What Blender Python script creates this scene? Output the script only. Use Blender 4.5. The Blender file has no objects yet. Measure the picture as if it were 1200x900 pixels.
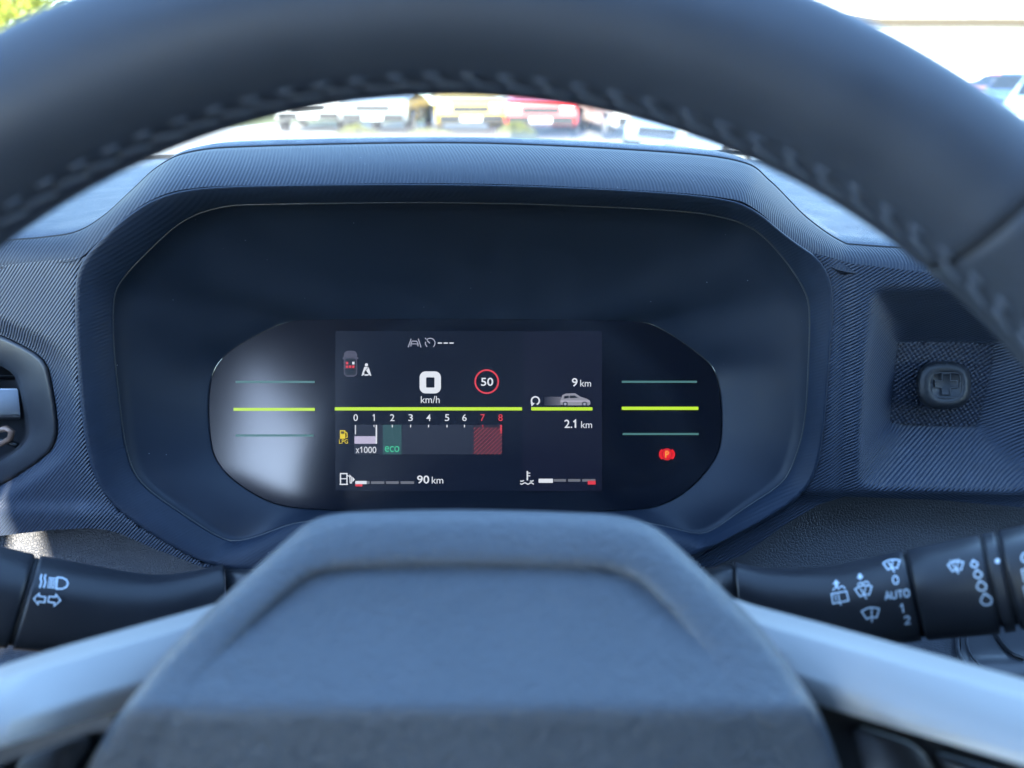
import bpy, bmesh, math, random
from mathutils import Vector, Matrix
from mathutils.geometry import delaunay_2d_cdt
from mathutils.bvhtree import BVHTree
random.seed(4)
R_ = math.radians
scene = bpy.context.scene
COL = scene.collection

# ------------------------------------------------------------------ camera
FPX = 906.0                       # focal length in photo pixels (photo is 1200 x 900)
PITCH = R_(22.0)
CAM = Vector((0, 0, 1.55))
RT = Vector((1, 0, 0))
UP = Vector((0, math.sin(PITCH), math.cos(PITCH)))
FW = Vector((0, math.cos(PITCH), -math.sin(PITCH)))
cd = bpy.data.cameras.new('camera')
cam = bpy.data.objects.new('camera', cd); COL.objects.link(cam)
cam.location = CAM
cam.rotation_euler = (math.pi/2 - PITCH, 0, 0)
cd.sensor_width = 36.0
cd.lens = 36.0*FPX/1200.0
cd.clip_start = 0.01; cd.clip_end = 2000
cd.dof.use_dof = True
cd.dof.focus_distance = 0.412
cd.dof.aperture_fstop = 7.6
scene.camera = cam

# ------------------------------------------------------------------ world, sun, exposure
SUN_AZ_VEC = Vector((-0.425, -2.0, 1.0)).normalized()      # towards the sun: behind and left of the car
w = bpy.data.worlds.new('World'); scene.world = w; w.use_nodes = True
nt = w.node_tree
bg = nt.nodes['Background']
sky = nt.nodes.new('ShaderNodeTexSky'); sky.sky_type = 'NISHITA'
sky.sun_disc = False
el = math.asin(SUN_AZ_VEC.z)
sky.sun_elevation = el
sky.sun_rotation = math.atan2(SUN_AZ_VEC.x, SUN_AZ_VEC.y)
sky.air_density = 1.0; sky.dust_density = 0.15; sky.ozone_density = 2.8
nt.links.new(sky.outputs[0], bg.inputs[0])
bg.inputs[1].default_value = 0.15
sd = bpy.data.lights.new('sun', 'SUN'); sun = bpy.data.objects.new('sun', sd); COL.objects.link(sun)
sd.energy = 2.6; sd.angle = R_(0.5); sd.color = (1.0, 0.91, 0.77)
sun.rotation_euler = (-SUN_AZ_VEC).to_track_quat('-Z', 'Y').to_euler()
sun.location = (-3, -4, 8)
scene.view_settings.view_transform = 'Standard'
scene.view_settings.look = 'None'
scene.view_settings.gamma = 1.0
scene.view_settings.use_curve_mapping = False
scene.view_settings.exposure = 3.5
scene.cycles.max_bounces = 8
scene.cycles.transparent_max_bounces = 12
scene.cycles.caustics_reflective = False
scene.cycles.caustics_refractive = False
scene.cycles.sample_clamp_indirect = 6.0

# ------------------------------------------------------------------ helpers
def W(px, py, d):
    return CAM + RT*((px-600)/FPX*d) + UP*((450-py)/FPX*d) + FW*d
def ray(px, py):
    return (RT*((px-600)/FPX) + UP*((450-py)/FPX) + FW).normalized()

def link(name, me, mat, parent=None, smooth=True):
    o = bpy.data.objects.new(name, me); COL.objects.link(o)
    if mat is not None: me.materials.append(mat)
    if smooth:
        me.polygons.foreach_set('use_smooth', [True]*len(me.polygons))
    if parent is not None:
        o.parent = parent
        o.matrix_parent_inverse = Matrix.Translation(-parent.location)
    return o
def mesh(name, verts, faces, mat, parent=None, smooth=True):
    me = bpy.data.meshes.new(name)
    me.from_pydata([tuple(v) for v in verts], [], faces)
    me.update()
    return link(name, me, mat, parent, smooth)
def from_bm(name, bm, mat, parent=None, smooth=True):
    bmesh.ops.recalc_face_normals(bm, faces=bm.faces)
    me = bpy.data.meshes.new(name); bm.to_mesh(me); bm.free()
    return link(name, me, mat, parent, smooth)
def thing(name, label, cat, loc, group=None, kind=None):
    o = bpy.data.objects.new(name, None); COL.objects.link(o)
    o.location = loc; o.empty_display_size = 0.05
    return tag(o, label, cat, group, kind)
def tag(o, label=None, cat=None, group=None, kind=None):
    if label: o['label'] = label
    if cat: o['category'] = cat
    if group: o['group'] = group
    if kind: o['kind'] = kind
    return o
def lab(o, label): o['label'] = label; return o
def sharp(o, deg=35):
    bm = bmesh.new(); bm.from_mesh(o.data)
    for e in bm.edges:
        if len(e.link_faces) == 2 and e.calc_face_angle(0) > R_(deg): e.smooth = False
    bm.to_mesh(o.data); bm.free()
    return o

def chaikin(p, n=2, closed=True):
    for _ in range(n):
        q = []
        m = len(p)
        for i in range(m if closed else m-1):
            a, b = p[i], p[(i+1) % m]
            q.append(tuple(a[k]*.75+b[k]*.25 for k in range(len(a))))
            q.append(tuple(a[k]*.25+b[k]*.75 for k in range(len(a))))
        p = q if closed else [p[0]]+q+[p[-1]]
    return p
def polar(outline, c, n):
    """sample a star-shaped closed outline at n equal angles round c"""
    res = []
    m = len(outline)
    for k in range(n):
        a = 2*math.pi*k/n; dx, dy = math.cos(a), math.sin(a)
        best = None
        for i in range(m):
            x1, y1 = outline[i][0]-c[0], outline[i][1]-c[1]
            x2, y2 = outline[(i+1) % m][0]-c[0], outline[(i+1) % m][1]-c[1]
            ex, ey = x2-x1, y2-y1
            den = dx*ey-dy*ex
            if abs(den) < 1e-9: continue
            t = (x1*ey-y1*ex)/den; s = (x1*dy-y1*dx)/den
            if t > 0 and -1e-6 <= s <= 1+1e-6 and (best is None or t > best): best = t
        res.append((c[0]+dx*best, c[1]+dy*best))
    return res
def polar_r(samples, c, px, py):
    n = len(samples)
    a = math.atan2(py-c[1], px-c[0]) % (2*math.pi)
    f = a/(2*math.pi)*n; i = int(f) % n; u = f-int(f)
    r1 = math.hypot(samples[i][0]-c[0], samples[i][1]-c[1])
    j = (i+1) % n
    r2 = math.hypot(samples[j][0]-c[0], samples[j][1]-c[1])
    return r1*(1-u)+r2*u
def catmull(p, per=8):
    q = []
    n = len(p)
    for i in range(n-1):
        p0, p1, p2, p3 = p[max(i-1, 0)], p[i], p[i+1], p[min(i+2, n-1)]
        for k in range(per):
            t = k/per
            q.append(tuple(.5*((2*b)+(c-a)*t+(2*a-5*b+4*c-e)*t*t+(-a+3*b-3*c+e)*t**3) for a, b, c, e in zip(p0, p1, p2, p3)))
    q.append(tuple(p[-1]))
    return q
def sstep(t):
    t = max(0., min(1., t)); return t*t*(3-2*t)
def loft(name, rows, mat, parent=None, closed=False, cap=False, cap0=False, smooth=True):
    n = len(rows[0]); v = [p for r in rows for p in r]; f = []
    for j in range(len(rows)-1):
        for i in range(n if closed else n-1):
            a = j*n+i; b = j*n+(i+1) % n
            f.append((a, b, b+n, a+n))
    if cap: f.append(tuple(range((len(rows)-1)*n, len(rows)*n)))
    if cap0: f.append(tuple(reversed(range(n))))
    return mesh(name, v, f, mat, parent, smooth)
def tube(name, pts, r, mat, parent=None, closed=False, seg=8, bm=None):
    own = bm is None
    if own: bm = bmesh.new()
    pts = [Vector(p) for p in pts]
    n = len(pts); rings = []
    prev = None
    for i in range(n):
        a = pts[(i-1) % n] if (closed or i > 0) else pts[i]
        b = pts[(i+1) % n] if (closed or i < n-1) else pts[i]
        t = (b-a).normalized()
        u = prev - t*prev.dot(t) if prev is not None else t.orthogonal()
        if u.length < 1e-6: u = t.orthogonal()
        u.normalize(); prev = u; v = t.cross(u)
        rr = r[i] if isinstance(r, (list, tuple)) else r
        rings.append([bm.verts.new(pts[i]+(u*math.cos(2*math.pi*k/seg)+v*math.sin(2*math.pi*k/seg))*rr) for k in range(seg)])
    for i in range(n if closed else n-1):
        A, B = rings[i], rings[(i+1) % n]
        for k in range(seg):
            bm.faces.new((A[k], A[(k+1) % seg], B[(k+1) % seg], B[k]))
    if not closed:
        bm.faces.new(list(reversed(rings[0]))); bm.faces.new(rings[-1])
    if own: return from_bm(name, bm, mat, parent)
def inside(poly, x, y):
    c = False; n = len(poly); j = n-1
    for i in range(n):
        if (poly[i][1] > y) != (poly[j][1] > y) and x < (poly[j][0]-poly[i][0])*(y-poly[i][1])/(poly[j][1]-poly[i][1])+poly[i][0]: c = not c
        j = i
    return c
def resample(p, step, closed=True):
    q = []
    n = len(p)
    for i in range(n if closed else n-1):
        a, b = p[i], p[(i+1) % n]
        L = math.hypot(b[0]-a[0], b[1]-a[1]); k = max(1, int(L/step))
        for t in range(k): q.append((a[0]+(b[0]-a[0])*t/k, a[1]+(b[1]-a[1])*t/k))
    return q
def patch(name, outline, dfunc, step, mat, parent=None, holes=(), skirt=0):
    """a surface over an outline seen in the photo, at the depth dfunc gives"""
    loops = [resample(outline, step)]+[resample(h, step) for h in holes]
    vs, es = [], []
    for L in loops:
        b = len(vs); vs += [Vector(p) for p in L]
        es += [(b+i, b+(i+1) % len(L)) for i in range(len(L))]
    xs = [p[0] for p in loops[0]]; ys = [p[1] for p in loops[0]]
    y = min(ys)+step*.5; odd = 0
    while y < max(ys):
        x = min(xs)+step*(.5 if odd else 1.0)
        while x < max(xs):
            if inside(loops[0], x, y) and not any(inside(h, x, y) for h in loops[1:]):
                vs.append(Vector((x, y)))
            x += step
        y += step*.87; odd ^= 1
    V, E, Fc, *_ = delaunay_2d_cdt(vs, es, [], 0, 1e-4)
    f = []
    for t in Fc:
        cx = sum(V[i][0] for i in t)/len(t); cy = sum(V[i][1] for i in t)/len(t)
        if inside(loops[0], cx, cy) and not any(inside(h, cx, cy) for h in loops[1:]):
            a, b, c = V[t[0]], V[t[1]], V[t[2]]
            cr = (b[0]-a[0])*(c[1]-a[1])-(b[1]-a[1])*(c[0]-a[0])
            f.append(tuple(t) if cr < 0 else tuple(reversed(t)))
    return mesh(name, [W(p[0], p[1], dfunc(p[0], p[1])) for p in V], f, mat, parent)
def box(bm, lo, hi, bev=0.0):
    r = bmesh.ops.create_cube(bm, size=1)
    for v in r['verts']:
        v.co = Vector(((lo[k]+hi[k])/2+v.co[k]*(hi[k]-lo[k]) for k in range(3)))
    if bev:
        es = list({e for v in r['verts'] for e in v.link_edges})
        bmesh.ops.bevel(bm, geom=es, offset=bev, segments=2, affect='EDGES')

# ------------------------------------------------------------------ materials
def mat(name, col, rough=.5, spec=.5, metal=0., coat=0.):
    m = bpy.data.materials.new(name); m.use_nodes = True
    b = m.node_tree.nodes['Principled BSDF']
    b.inputs['Base Color'].default_value = (*col, 1)
    b.inputs['Roughness'].default_value = rough
    b.inputs['Specular IOR Level'].default_value = spec
    b.inputs['Metallic'].default_value = metal
    b.inputs['Coat Weight'].default_value = coat
    return m
def N(m, t, **kw):
    n = m.node_tree.nodes.new(t)
    for k, v in kw.items(): setattr(n, k, v)
    return n
def L(m, a, b): m.node_tree.links.new(a, b)
def P(m): return m.node_tree.nodes['Principled BSDF']
def mathn(m, op, a, b=None):
    n = N(m, 'ShaderNodeMath', operation=op)
    for i, x in enumerate((a, b)):
        if x is None: continue
        if isinstance(x, (int, float)): n.inputs[i].default_value = x
        else: L(m, x, n.inputs[i])
    return n.outputs[0]
def mottle(m, col, amt=.25, scale=60, rough=None, ramt=.12):
    """uneven colour and gloss: handling marks, dust"""
    tc = N(m, 'ShaderNodeNewGeometry')
    nz = N(m, 'ShaderNodeTexNoise'); nz.inputs['Scale'].default_value = scale; nz.inputs['Detail'].default_value = 5
    L(m, tc.outputs['Position'], nz.inputs['Vector'])
    mx = N(m, 'ShaderNodeMix', data_type='RGBA')
    mx.inputs[6].default_value = (*[c*(1-amt) for c in col], 1); mx.inputs[7].default_value = (*[c*(1+amt) for c in col], 1)
    L(m, nz.outputs['Fac'], mx.inputs[0]); L(m, mx.outputs[2], P(m).inputs['Base Color'])
    if rough is not None:
        mr = N(m, 'ShaderNodeMapRange'); mr.inputs['From Min'].default_value = .3; mr.inputs['From Max'].default_value = .7
        mr.inputs['To Min'].default_value = rough-ramt; mr.inputs['To Max'].default_value = rough+ramt
        L(m, nz.outputs['Fac'], mr.inputs['Value']); L(m, mr.outputs[0], P(m).inputs['Roughness'])
def dust(m, scale=260, amount=.10):
    """a few pale specks of dust lying on the surface"""
    g = N(m, 'ShaderNodeNewGeometry'); vo = N(m, 'ShaderNodeTexVoronoi'); vo.inputs['Scale'].default_value = scale
    L(m, g.outputs['Position'], vo.inputs['Vector'])
    sx = N(m, 'ShaderNodeSeparateColor'); L(m, vo.outputs['Color'], sx.inputs[0])
    pick = mathn(m, 'LESS_THAN', sx.outputs[0], amount)
    spot = mathn(m, 'LESS_THAN', vo.outputs['Distance'], mathn(m, 'MULTIPLY', sx.outputs[1], .09))
    f = mathn(m, 'MULTIPLY', mathn(m, 'MULTIPLY', pick, spot), .6)
    b = P(m); old = b.inputs['Base Color'].links[0].from_socket
    mx = N(m, 'ShaderNodeMix', data_type='RGBA'); L(m, f, mx.inputs[0]); L(m, old, mx.inputs[6]); mx.inputs[7].default_value = (.35, .36, .38, 1)
    L(m, mx.outputs[2], b.inputs['Base Color'])
def ribbed(name, col, direction, period=.0017, depth=.00035, rough=.5, dots=0, spec=.5, mirror=False):
    """moulded plastic with fine parallel ribs"""
    m = mat(name, col, rough, spec)
    mottle(m, col, .2, 90)
    g = N(m, 'ShaderNodeNewGeometry')
    d = Vector(direction).normalized()*(2*math.pi/period)
    dp = N(m, 'ShaderNodeVectorMath', operation='DOT_PRODUCT'); dp.inputs[1].default_value = d
    src = g.outputs['Position']
    if mirror:      # the ribs change slant at mid height, herringbone fashion
        sx = N(m, 'ShaderNodeSeparateXYZ'); L(m, src, sx.inputs[0])
        cb_ = N(m, 'ShaderNodeCombineXYZ'); L(m, sx.outputs[0], cb_.inputs[0]); L(m, sx.outputs[1], cb_.inputs[1])
        L(m, mathn(m, 'ABSOLUTE', mathn(m, 'SUBTRACT', sx.outputs[2], CAM.z-.178)), cb_.inputs[2]); src = cb_.outputs[0]
    L(m, src, dp.inputs[0])
    # each rib is broken into short moulded teeth by a slow cross wave
    h = mathn(m, 'SINE', dp.outputs['Value'])
    e = d.cross(Vector((.3, 1, .2))).normalized()*(2*math.pi/(period*.9))
    d2 = N(m, 'ShaderNodeVectorMath', operation='DOT_PRODUCT'); d2.inputs[1].default_value = e
    L(m, src, d2.inputs[0])
    h2 = mathn(m, 'SINE', d2.outputs['Value'])
    h = mathn(m, 'ADD', h, mathn(m, 'MULTIPLY', h2, .10+dots))
    bp = N(m, 'ShaderNodeBump'); bp.inputs['Strength'].default_value = 1.0; bp.inputs['Distance'].default_value = depth
    L(m, h, bp.inputs['Height']); L(m, bp.outputs[0], P(m).inputs['Normal'])
    return m
def leather(name, col, scale=700, depth=.0002, rough=.5, kind='voronoi', spec=.5, sheen=0):
    m = mat(name, col, rough, spec)
    mottle(m, col, .18, 50, rough, .07)
    g = N(m, 'ShaderNodeNewGeometry')
    nz = N(m, 'ShaderNodeTexNoise'); nz.inputs['Scale'].default_value = scale*.5
    L(m, g.outputs['Position'], nz.inputs['Vector'])
    if kind == 'voronoi':
        vo = N(m, 'ShaderNodeTexVoronoi', feature='DISTANCE_TO_EDGE'); vo.inputs['Scale'].default_value = scale
        mxv = N(m, 'ShaderNodeMix', data_type='VECTOR'); mxv.inputs[0].default_value = .0012
        L(m, g.outputs['Position'], mxv.inputs[4]); L(m, nz.outputs['Color'], mxv.inputs[5])
        L(m, mxv.outputs[1], vo.inputs['Vector'])
        h = mathn(m, 'MINIMUM', vo.outputs['Distance'], .22)
        h = mathn(m, 'ADD', mathn(m, 'MULTIPLY', h, 3.0), mathn(m, 'MULTIPLY', nz.outputs['Fac'], .5))
    else:
        n2 = N(m, 'ShaderNodeTexNoise'); n2.inputs['Scale'].default_value = scale; n2.inputs['Detail'].default_value = 3
        n2.inputs['Distortion'].default_value = 1.2
        L(m, g.outputs['Position'], n2.inputs['Vector'])
        h = mathn(m, 'ADD', n2.outputs['Fac'], mathn(m, 'MULTIPLY', nz.outputs['Fac'], .6))
    bp = N(m, 'ShaderNodeBump'); bp.inputs['Strength'].default_value = 1.0; bp.inputs['Distance'].default_value = depth
    L(m, h, bp.inputs['Height']); L(m, bp.outputs[0], P(m).inputs['Normal'])
    if sheen: P(m).inputs['Sheen Weight'].default_value = sheen
    return m
EM = 2**-scene.view_settings.exposure
def glow(name, col, s=1.0, base=None):
    m = mat(name, base or (.01, .01, .012), .4)
    P(m).inputs['Emission Color'].default_value = (*col, 1)
    P(m).inputs['Emission Strength'].default_value = s*EM
    return m

DARK = (.026, .032, .044)  # dark bases tinted blue here and below, painting in the cool daylight cast
M_cowl = ribbed('ribbed_cowl', (.015, .022, .037), (.75, .25, -.6), .00135, .00011, .60, spec=.35)
M_face = ribbed('ribbed_face', (.027, .040, .066), (.72, .0, -.70), .0015, .00026, .5)
M_faceR = ribbed('ribbed_face_right', (.020, .033, .060), (-.55, .1, .83), .0016, .00018, .5)
M_bezel = ribbed('ribbed_bezel', (.013, .024, .045), (-.5, .3, .8), .0015, .00003, .55, spec=.35)
M_pad_dots = ribbed('dotted_pad', (.013, .022, .042), (-.6, .1, .8), .0021, .00015, .5, dots=.7)
M_funnel = leather('funnel_plastic', (.012, .020, .035), 1500, .00003, .5, 'noise', spec=.35)
M_soft = leather('soft_dash_top', (.046, .062, .092), 1000, .00032, .55)
M_lower = leather('grained_lower_trim', (.047, .054, .067), 560, .00022, .46)
M_rim = leather('rim_leather', (.052, .062, .082), 900, .00006, .48, 'noise', sheen=.0)
M_rim2 = leather('rim_leather_spoke', (.042, .052, .070), 900, .00008, .55, 'noise')
for m_ in (M_funnel, M_bezel, M_cowl, M_faceR, M_pad_dots): dust(m_)
M_thread = mat('thread', (.105, .128, .17), .55)
M_seam = mat('seam_shadow_gap', (.008, .009, .012), .7)
M_hub = leather('hub_pad', (.080, .093, .112), 560, .0007, .46, 'noise')
M_silver = mat('satin_silver', (.36, .35, .34), .44, .5, .15)
M_stalk = leather('stalk_plastic', (.016, .018, .024), 1800, .00003, .42, 'noise')
M_gloss = mat('satin_black', (.014, .016, .020), .35)
M_rimline = mat('cubby_edge', (.05, .056, .066), .3)
M_vent = leather('vent_plastic', (.022, .025, .032), 1500, .00006, .45, 'noise')
M_vane = mat('vane_grey', (.52, .57, .64), .4)
M_print = mat('white_print', (.62, .72, .82), .5)
M_edge = mat('polished_edge', (.06, .065, .07), .28)
M_screen = mat('screen_glass', (.005, .007, .013), .15, .75)

# ------------------------------------------------------------------ flat print in photo pixels
STROKES = {'A': [[(0, 1), (.5, 0), (1, 1)], [(.2, .66), (.8, .66)]], 'U': [[(.05, 0), (.05, .68), (.2, .93), (.5, 1), (.8, .93), (.95, .68), (.95, 0)]],
           'T': [[(0, .04), (1, .04)], [(.5, .04), (.5, 1)]], 'O': [[(.5+.5*math.cos(i*math.pi/10), .5+.5*math.sin(i*math.pi/10)) for i in range(21)]],
           '1': [[(.1, .24), (.62, .02), (.62, 1)]], '2': [[(.06, .22), (.2, .06), (.5, 0), (.82, .08), (.92, .28), (.8, .48), (.08, .97), (.98, .97)]]}
STROKES['0'] = STROKES['O']
class G:
    def __init__(s): s.v = []; s.f = []
    def poly(s, pts):
        b = len(s.v); s.v += [tuple(p) for p in pts]; s.f.append(tuple(range(b, b+len(pts)))); return s
    def rect(s, x0, y0, x1, y1): return s.poly([(x0, y0), (x1, y0), (x1, y1), (x0, y1)])
    def line(s, pts, w, closed=False):
        n = len(pts)
        def off(i):
            if closed: a, c = pts[(i-1) % n], pts[(i+1) % n]
            else: a, c = pts[max(i-1, 0)], pts[min(i+1, n-1)]
            b = pts[i]
            d1 = Vector((b[0]-a[0], b[1]-a[1])); d2 = Vector((c[0]-b[0], c[1]-b[1]))
            if d1.length < 1e-9: d1 = d2
            if d2.length < 1e-9: d2 = d1
            d1.normalize(); d2.normalize()
            t = (d1+d2)
            if t.length < 1e-3: t = d1
            t.normalize(); nn = Vector((-t.y, t.x)); k = max(.5, nn.dot(Vector((-d1.y, d1.x))))
            return nn*(w/2/k)
        b = len(s.v)
        for i in range(n):
            o = off(i); p = pts[i]
            s.v += [(p[0]+o.x, p[1]+o.y), (p[0]-o.x, p[1]-o.y)]
        for i in range(n if closed else n-1):
            a = b+2*i; c = b+2*((i+1) % n)
            s.f.append((a, c, c+1, a+1))
        return s
    def arc(s, cx, cy, r, a0, a1, w, n=20, ry=None):
        ry = ry or r
        full = abs(a1-a0) >= 359.9
        pts = [(cx+r*math.cos(R_(a0+(a1-a0)*i/n)), cy-ry*math.sin(R_(a0+(a1-a0)*i/n))) for i in range(n if full else n+1)]
        return s.line(pts, w, full)
    def disc(s, cx, cy, r, ry=None, n=24):
        ry = ry or r
        return s.poly([(cx+r*math.cos(2*math.pi*i/n), cy+ry*math.sin(2*math.pi*i/n)) for i in range(n)])
    def text(s, t, x0, y0, x1, y1, bold=0., rot=0.):
        cu = bpy.data.curves.new('lettering', 'FONT'); cu.body = t; cu.offset = bold; cu.resolution_u = 4
        o = bpy.data.objects.new('lettering', cu); COL.objects.link(o)
        dg = bpy.context.evaluated_depsgraph_get(); dg.update()
        ev = o.evaluated_get(dg); me = ev.to_mesh()
        vs = [(v.co.x, v.co.y) for v in me.vertices]; fs = [tuple(p.vertices) for p in me.polygons]
        ev.to_mesh_clear(); bpy.data.objects.remove(o); bpy.data.curves.remove(cu)
        ax, bx = min(v[0] for v in vs), max(v[0] for v in vs); ay, by = min(v[1] for v in vs), max(v[1] for v in vs)
        b = len(s.v); cx, cy = (x0+x1)/2, (y0+y1)/2; c, sn = math.cos(R_(rot)), math.sin(R_(rot))
        for X, Y in vs:
            x = x0+(X-ax)/(bx-ax)*(x1-x0)-cx; y = y1-(Y-ay)/(by-ay)*(y1-y0)-cy
            s.v.append((cx+x*c+y*sn, cy-x*sn+y*c))
        s.f += [tuple(b+i for i in f) for f in fs]
        return s
    def strokes(s, t, x0, y0, x1, y1, w, rot=0., gap=.22):
        n = len(t); cw = (x1-x0)/(n+gap*(n-1)); cx, cy = (x0+x1)/2, (y0+y1)/2; c, sn = math.cos(R_(rot)), math.sin(R_(rot))
        for i, ch in enumerate(t):
            for st in STROKES[ch]:
                pts = []
                for u, v in st:
                    x = x0+cw*(i*(1+gap)+u)-cx; y = y0+v*(y1-y0)-cy
                    pts.append((cx+x*c+y*sn, cy-x*sn+y*c))
                s.line(pts, w)
        return s
    def build(s, name, m, parent, mapper, subdiv=0):
        bm = bmesh.new(); vv = [bm.verts.new((x, y, 0)) for x, y in s.v]
        for f in s.f:
            try: bm.faces.new([vv[i] for i in f])
            except ValueError: pass
        bmesh.ops.triangulate(bm, faces=[f for f in bm.faces if len(f.verts) > 4])
        if subdiv:
            for _ in range(subdiv):
                es = [e for e in bm.edges if e.calc_length() > 3]
                if es: bmesh.ops.subdivide_edges(bm, edges=es, cuts=1)
            bmesh.ops.triangulate(bm, faces=list(bm.faces))
        for v in bm.verts: v.co = mapper(v.co.x, v.co.y)
        bm.normal_update()
        fl = [f for f in bm.faces if f.normal.dot(CAM-f.calc_center_median()) < 0]
        bmesh.ops.reverse_faces(bm, faces=fl)
        me = bpy.data.meshes.new(name); bm.to_mesh(me); bm.free()
        return link(name, me, m, parent, False)

# ------------------------------------------------------------------ dashboard
def base_d(py): return .365+.06*(py-215)/445.0

dash = thing('dashboard', 'black car dashboard, its colour tinted blue for cool daylight, with ribbed hood around the driver display', 'dashboard', W(545, 640, .45))
def side(x): return .00024*max(0, 92-x)
C0 = (541, 430); NS = 360
RIDGE = [(92,310),(88,345),(90,420),(97,500),(108,555),(130,592),(180,628),(232,657),(262,665),(320,672),(541,676),(770,664),(805,655),(850,633),(900,607),(940,580),(958,552),(966,500),(972,420),(978,345),(965,306),(925,280),(885,245),(850,232),(750,223),(545,215),(300,217),(222,221),(182,232),(150,252),(118,280)]
OPEN = [(132,350),(140,329),(175,292),(215,256),(260,241),(300,239),(545,236),(760,244),(830,250),(880,263),(915,296),(945,340),(950,366),(948,430),(944,500),(930,545),(917,568),(872,596),(835,623),(815,627),(775,615),(700,606),(541,604),(400,608),(345,612),(310,626),(285,634),(262,634),(210,600),(162,566),(147,530),(138,460),(132,400)]
DISP = [(243,480),(246,440),(262,415),(298,393),(332,377),(360,374),(545,373),(740,375),(770,380),(830,421),(842,440),(847,480),(846,520),(838,541),(812,572),(780,592),(745,599),(545,602),(350,598),(310,588),(270,562),(252,540),(246,520)]
ridge = polar(chaikin(RIDGE, 2), C0, NS); opn = polar(chaikin(OPEN, 2), C0, NS); disp = polar(chaikin(DISP, 2), C0, NS)
def shrink(loop, k, c=C0): return [(c[0]+(x-c[0])*k, c[1]+(y-c[1])*k) for x, y in loop]
def mix(a, b, t): return [(p[0]*(1-t)+q[0]*t, p[1]*(1-t)+q[1]*t) for p, q in zip(a, b)]
DD = .440
def SD(y): return DD+(480-y)*1.1e-5
# bezel ring : rolled ridge -> slightly recessed lip
rows = [[W(x, y, base_d(y)+.022) for x, y in shrink(ridge, 1.02)]]
for t, dz in ((0, -.0004), (.03, -.0008), (.12, -.0006), (.5, .004), (.95, .0095), (1., .011)):
    rows.append([W(x, y, base_d(y)+dz) for x, y in mix(ridge, opn, t)])
sharp(loft('hood_bezel', rows, M_bezel, dash, True), 40)
# narrow step and the lit moulded edge
rows = [[W(x, y, base_d(y)+.011) for x, y in opn], [W(x, y, base_d(y)+.0125) for x, y in shrink(opn, .998)]]
tube('hood_edge', [W(x, y, base_d(y)+.0112) for x, y in shrink(opn, .999)], .00042, M_edge, dash, True, 6)
# light funnel down to the display
fun = []
o2 = shrink(opn, .998)
for t in (0, .15, .4, .7, .93, 1.0):
    fun.append([W(x, y, (base_d(y)+.0125)*(1-t)+(SD(y)+.001)*t) for x, y in mix(o2, disp, t)])
loft('hood_funnel', rows[:1]+fun, M_funnel, dash, True)

Dl = [(-250,300),(-100,292),(0,282),(50,278),(90,271),(122,252),(155,222),(185,195),(222,178),(300,171),(545,167),(770,177),(868,189),(903,212),(945,254),(985,282),(1010,287),(1100,292),(1250,296),(1450,300)]
Cl = [(-250,330),(-100,322),(0,315),(60,309),(92,303),(118,280),(150,252),(182,232),(222,221),(300,217),(545,215),(750,223),(850,232),(885,245),(925,280),(965,308),(1000,320),(1100,330),(1250,336),(1450,340)]
Dp = [(x, y, side(x)*.6+.395+.027*max(0, min(1, (285-y)/110))) for x, y in Dl]
Cp = [(x, y, base_d(y)+side(x)+.0006) for x, y in Cl]
Dc, Cc = catmull(Dp, 10), catmull(Cp, 10)
rows = []
for t, lift in ((0, -.0016), (.03, 0), (.15, .0010), (.4, .0022), (.65, .0026), (.85, .0018), (.96, .0006), (1, 0)):
    r = []
    for a, b in zip(Dc, Cc):
        p = W(*a).lerp(W(*b), t)
        r.append(p+Vector((0, -.5, .9))*lift)
    rows.append(r)
rows.append([W(a[0], a[1]+9, a[2]+.006) for a in Cc])
sharp(loft('hood_top', rows, M_cowl, dash), 40)
tube('pad_seam', [W(*a)+Vector((0, .0012, -.0006)) for a in Dc], .0009, M_seam, dash, False, 6)
# soft pad from the seam back to the foot of the windscreen
YB, ZB = .80, CAM.z-.081
rows = []
for k, (t, up) in enumerate(((0, -.0012), (.012, .0004), (.03, .0015), (.08, .0018), (.2, .0016), (.45, .0010), (.75, 0), (1, 0))):
    r = []
    for a in Dc:
        p = W(*a); q = Vector((p.x*1.25, YB, ZB))
        m = p.lerp(q, t)
        hump = p.z*(1-sstep(t*1.15))+q.z*sstep(t*1.15)
        m.z = hump+up; m.y += .0026*(1 if t == 0 else 1)
        r.append(m)
    rows.append(r)
loft('dash_top_pad', rows, M_soft, dash)

# left fascia with the vent pocket
VC = (-62, 482)
VOUT = polar(chaikin([(-200,360),(-60,352),(0,371),(45,389),(74,408),(86,430),(92,485),(90,520),(74,546),(0,592),(-60,612),(-200,604)], 2), VC, 180)
VRING = polar(chaikin([(-170,386),(-60,372),(0,391),(40,411),(55,424),(61,445),(68,490),(68,514),(57,534),(0,571),(-60,596),(-170,580)], 1), VC, 180)
VIN = polar(chaikin([(-150,408),(-60,404),(0,424),(20,437),(25,450),(35,497),(34,512),(24,526),(0,541),(-60,572),(-150,560)], 1), VC, 180)
def d_left(x, y):
    d = base_d(y)+side(x)+(.004 if inside(ridge, x-4, y) else 0)
    r = math.hypot(x-VC[0], y-VC[1]); ro, ri = polar_r(VOUT, VC, x, y), polar_r(VRING, VC, x, y)
    d += .011*sstep((ro-r)/max(1, ro-ri))
    if y > 575: d -= .0045*sstep((y-585)/18) * (1 if x < 100 else max(0, 1-(x-100)/60))
    return d+.0006
lf = [(-250,326),(-100,318),(0,311),(60,305),(104,300),(102,325),(98,345),(100,420),(107,500),(118,550),(138,585),(186,620),(236,648),(256,664),(236,664),(215,656),(185,645),(140,625),(120,620),(100,619),(60,621),(0,628),(-250,640)]
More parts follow.
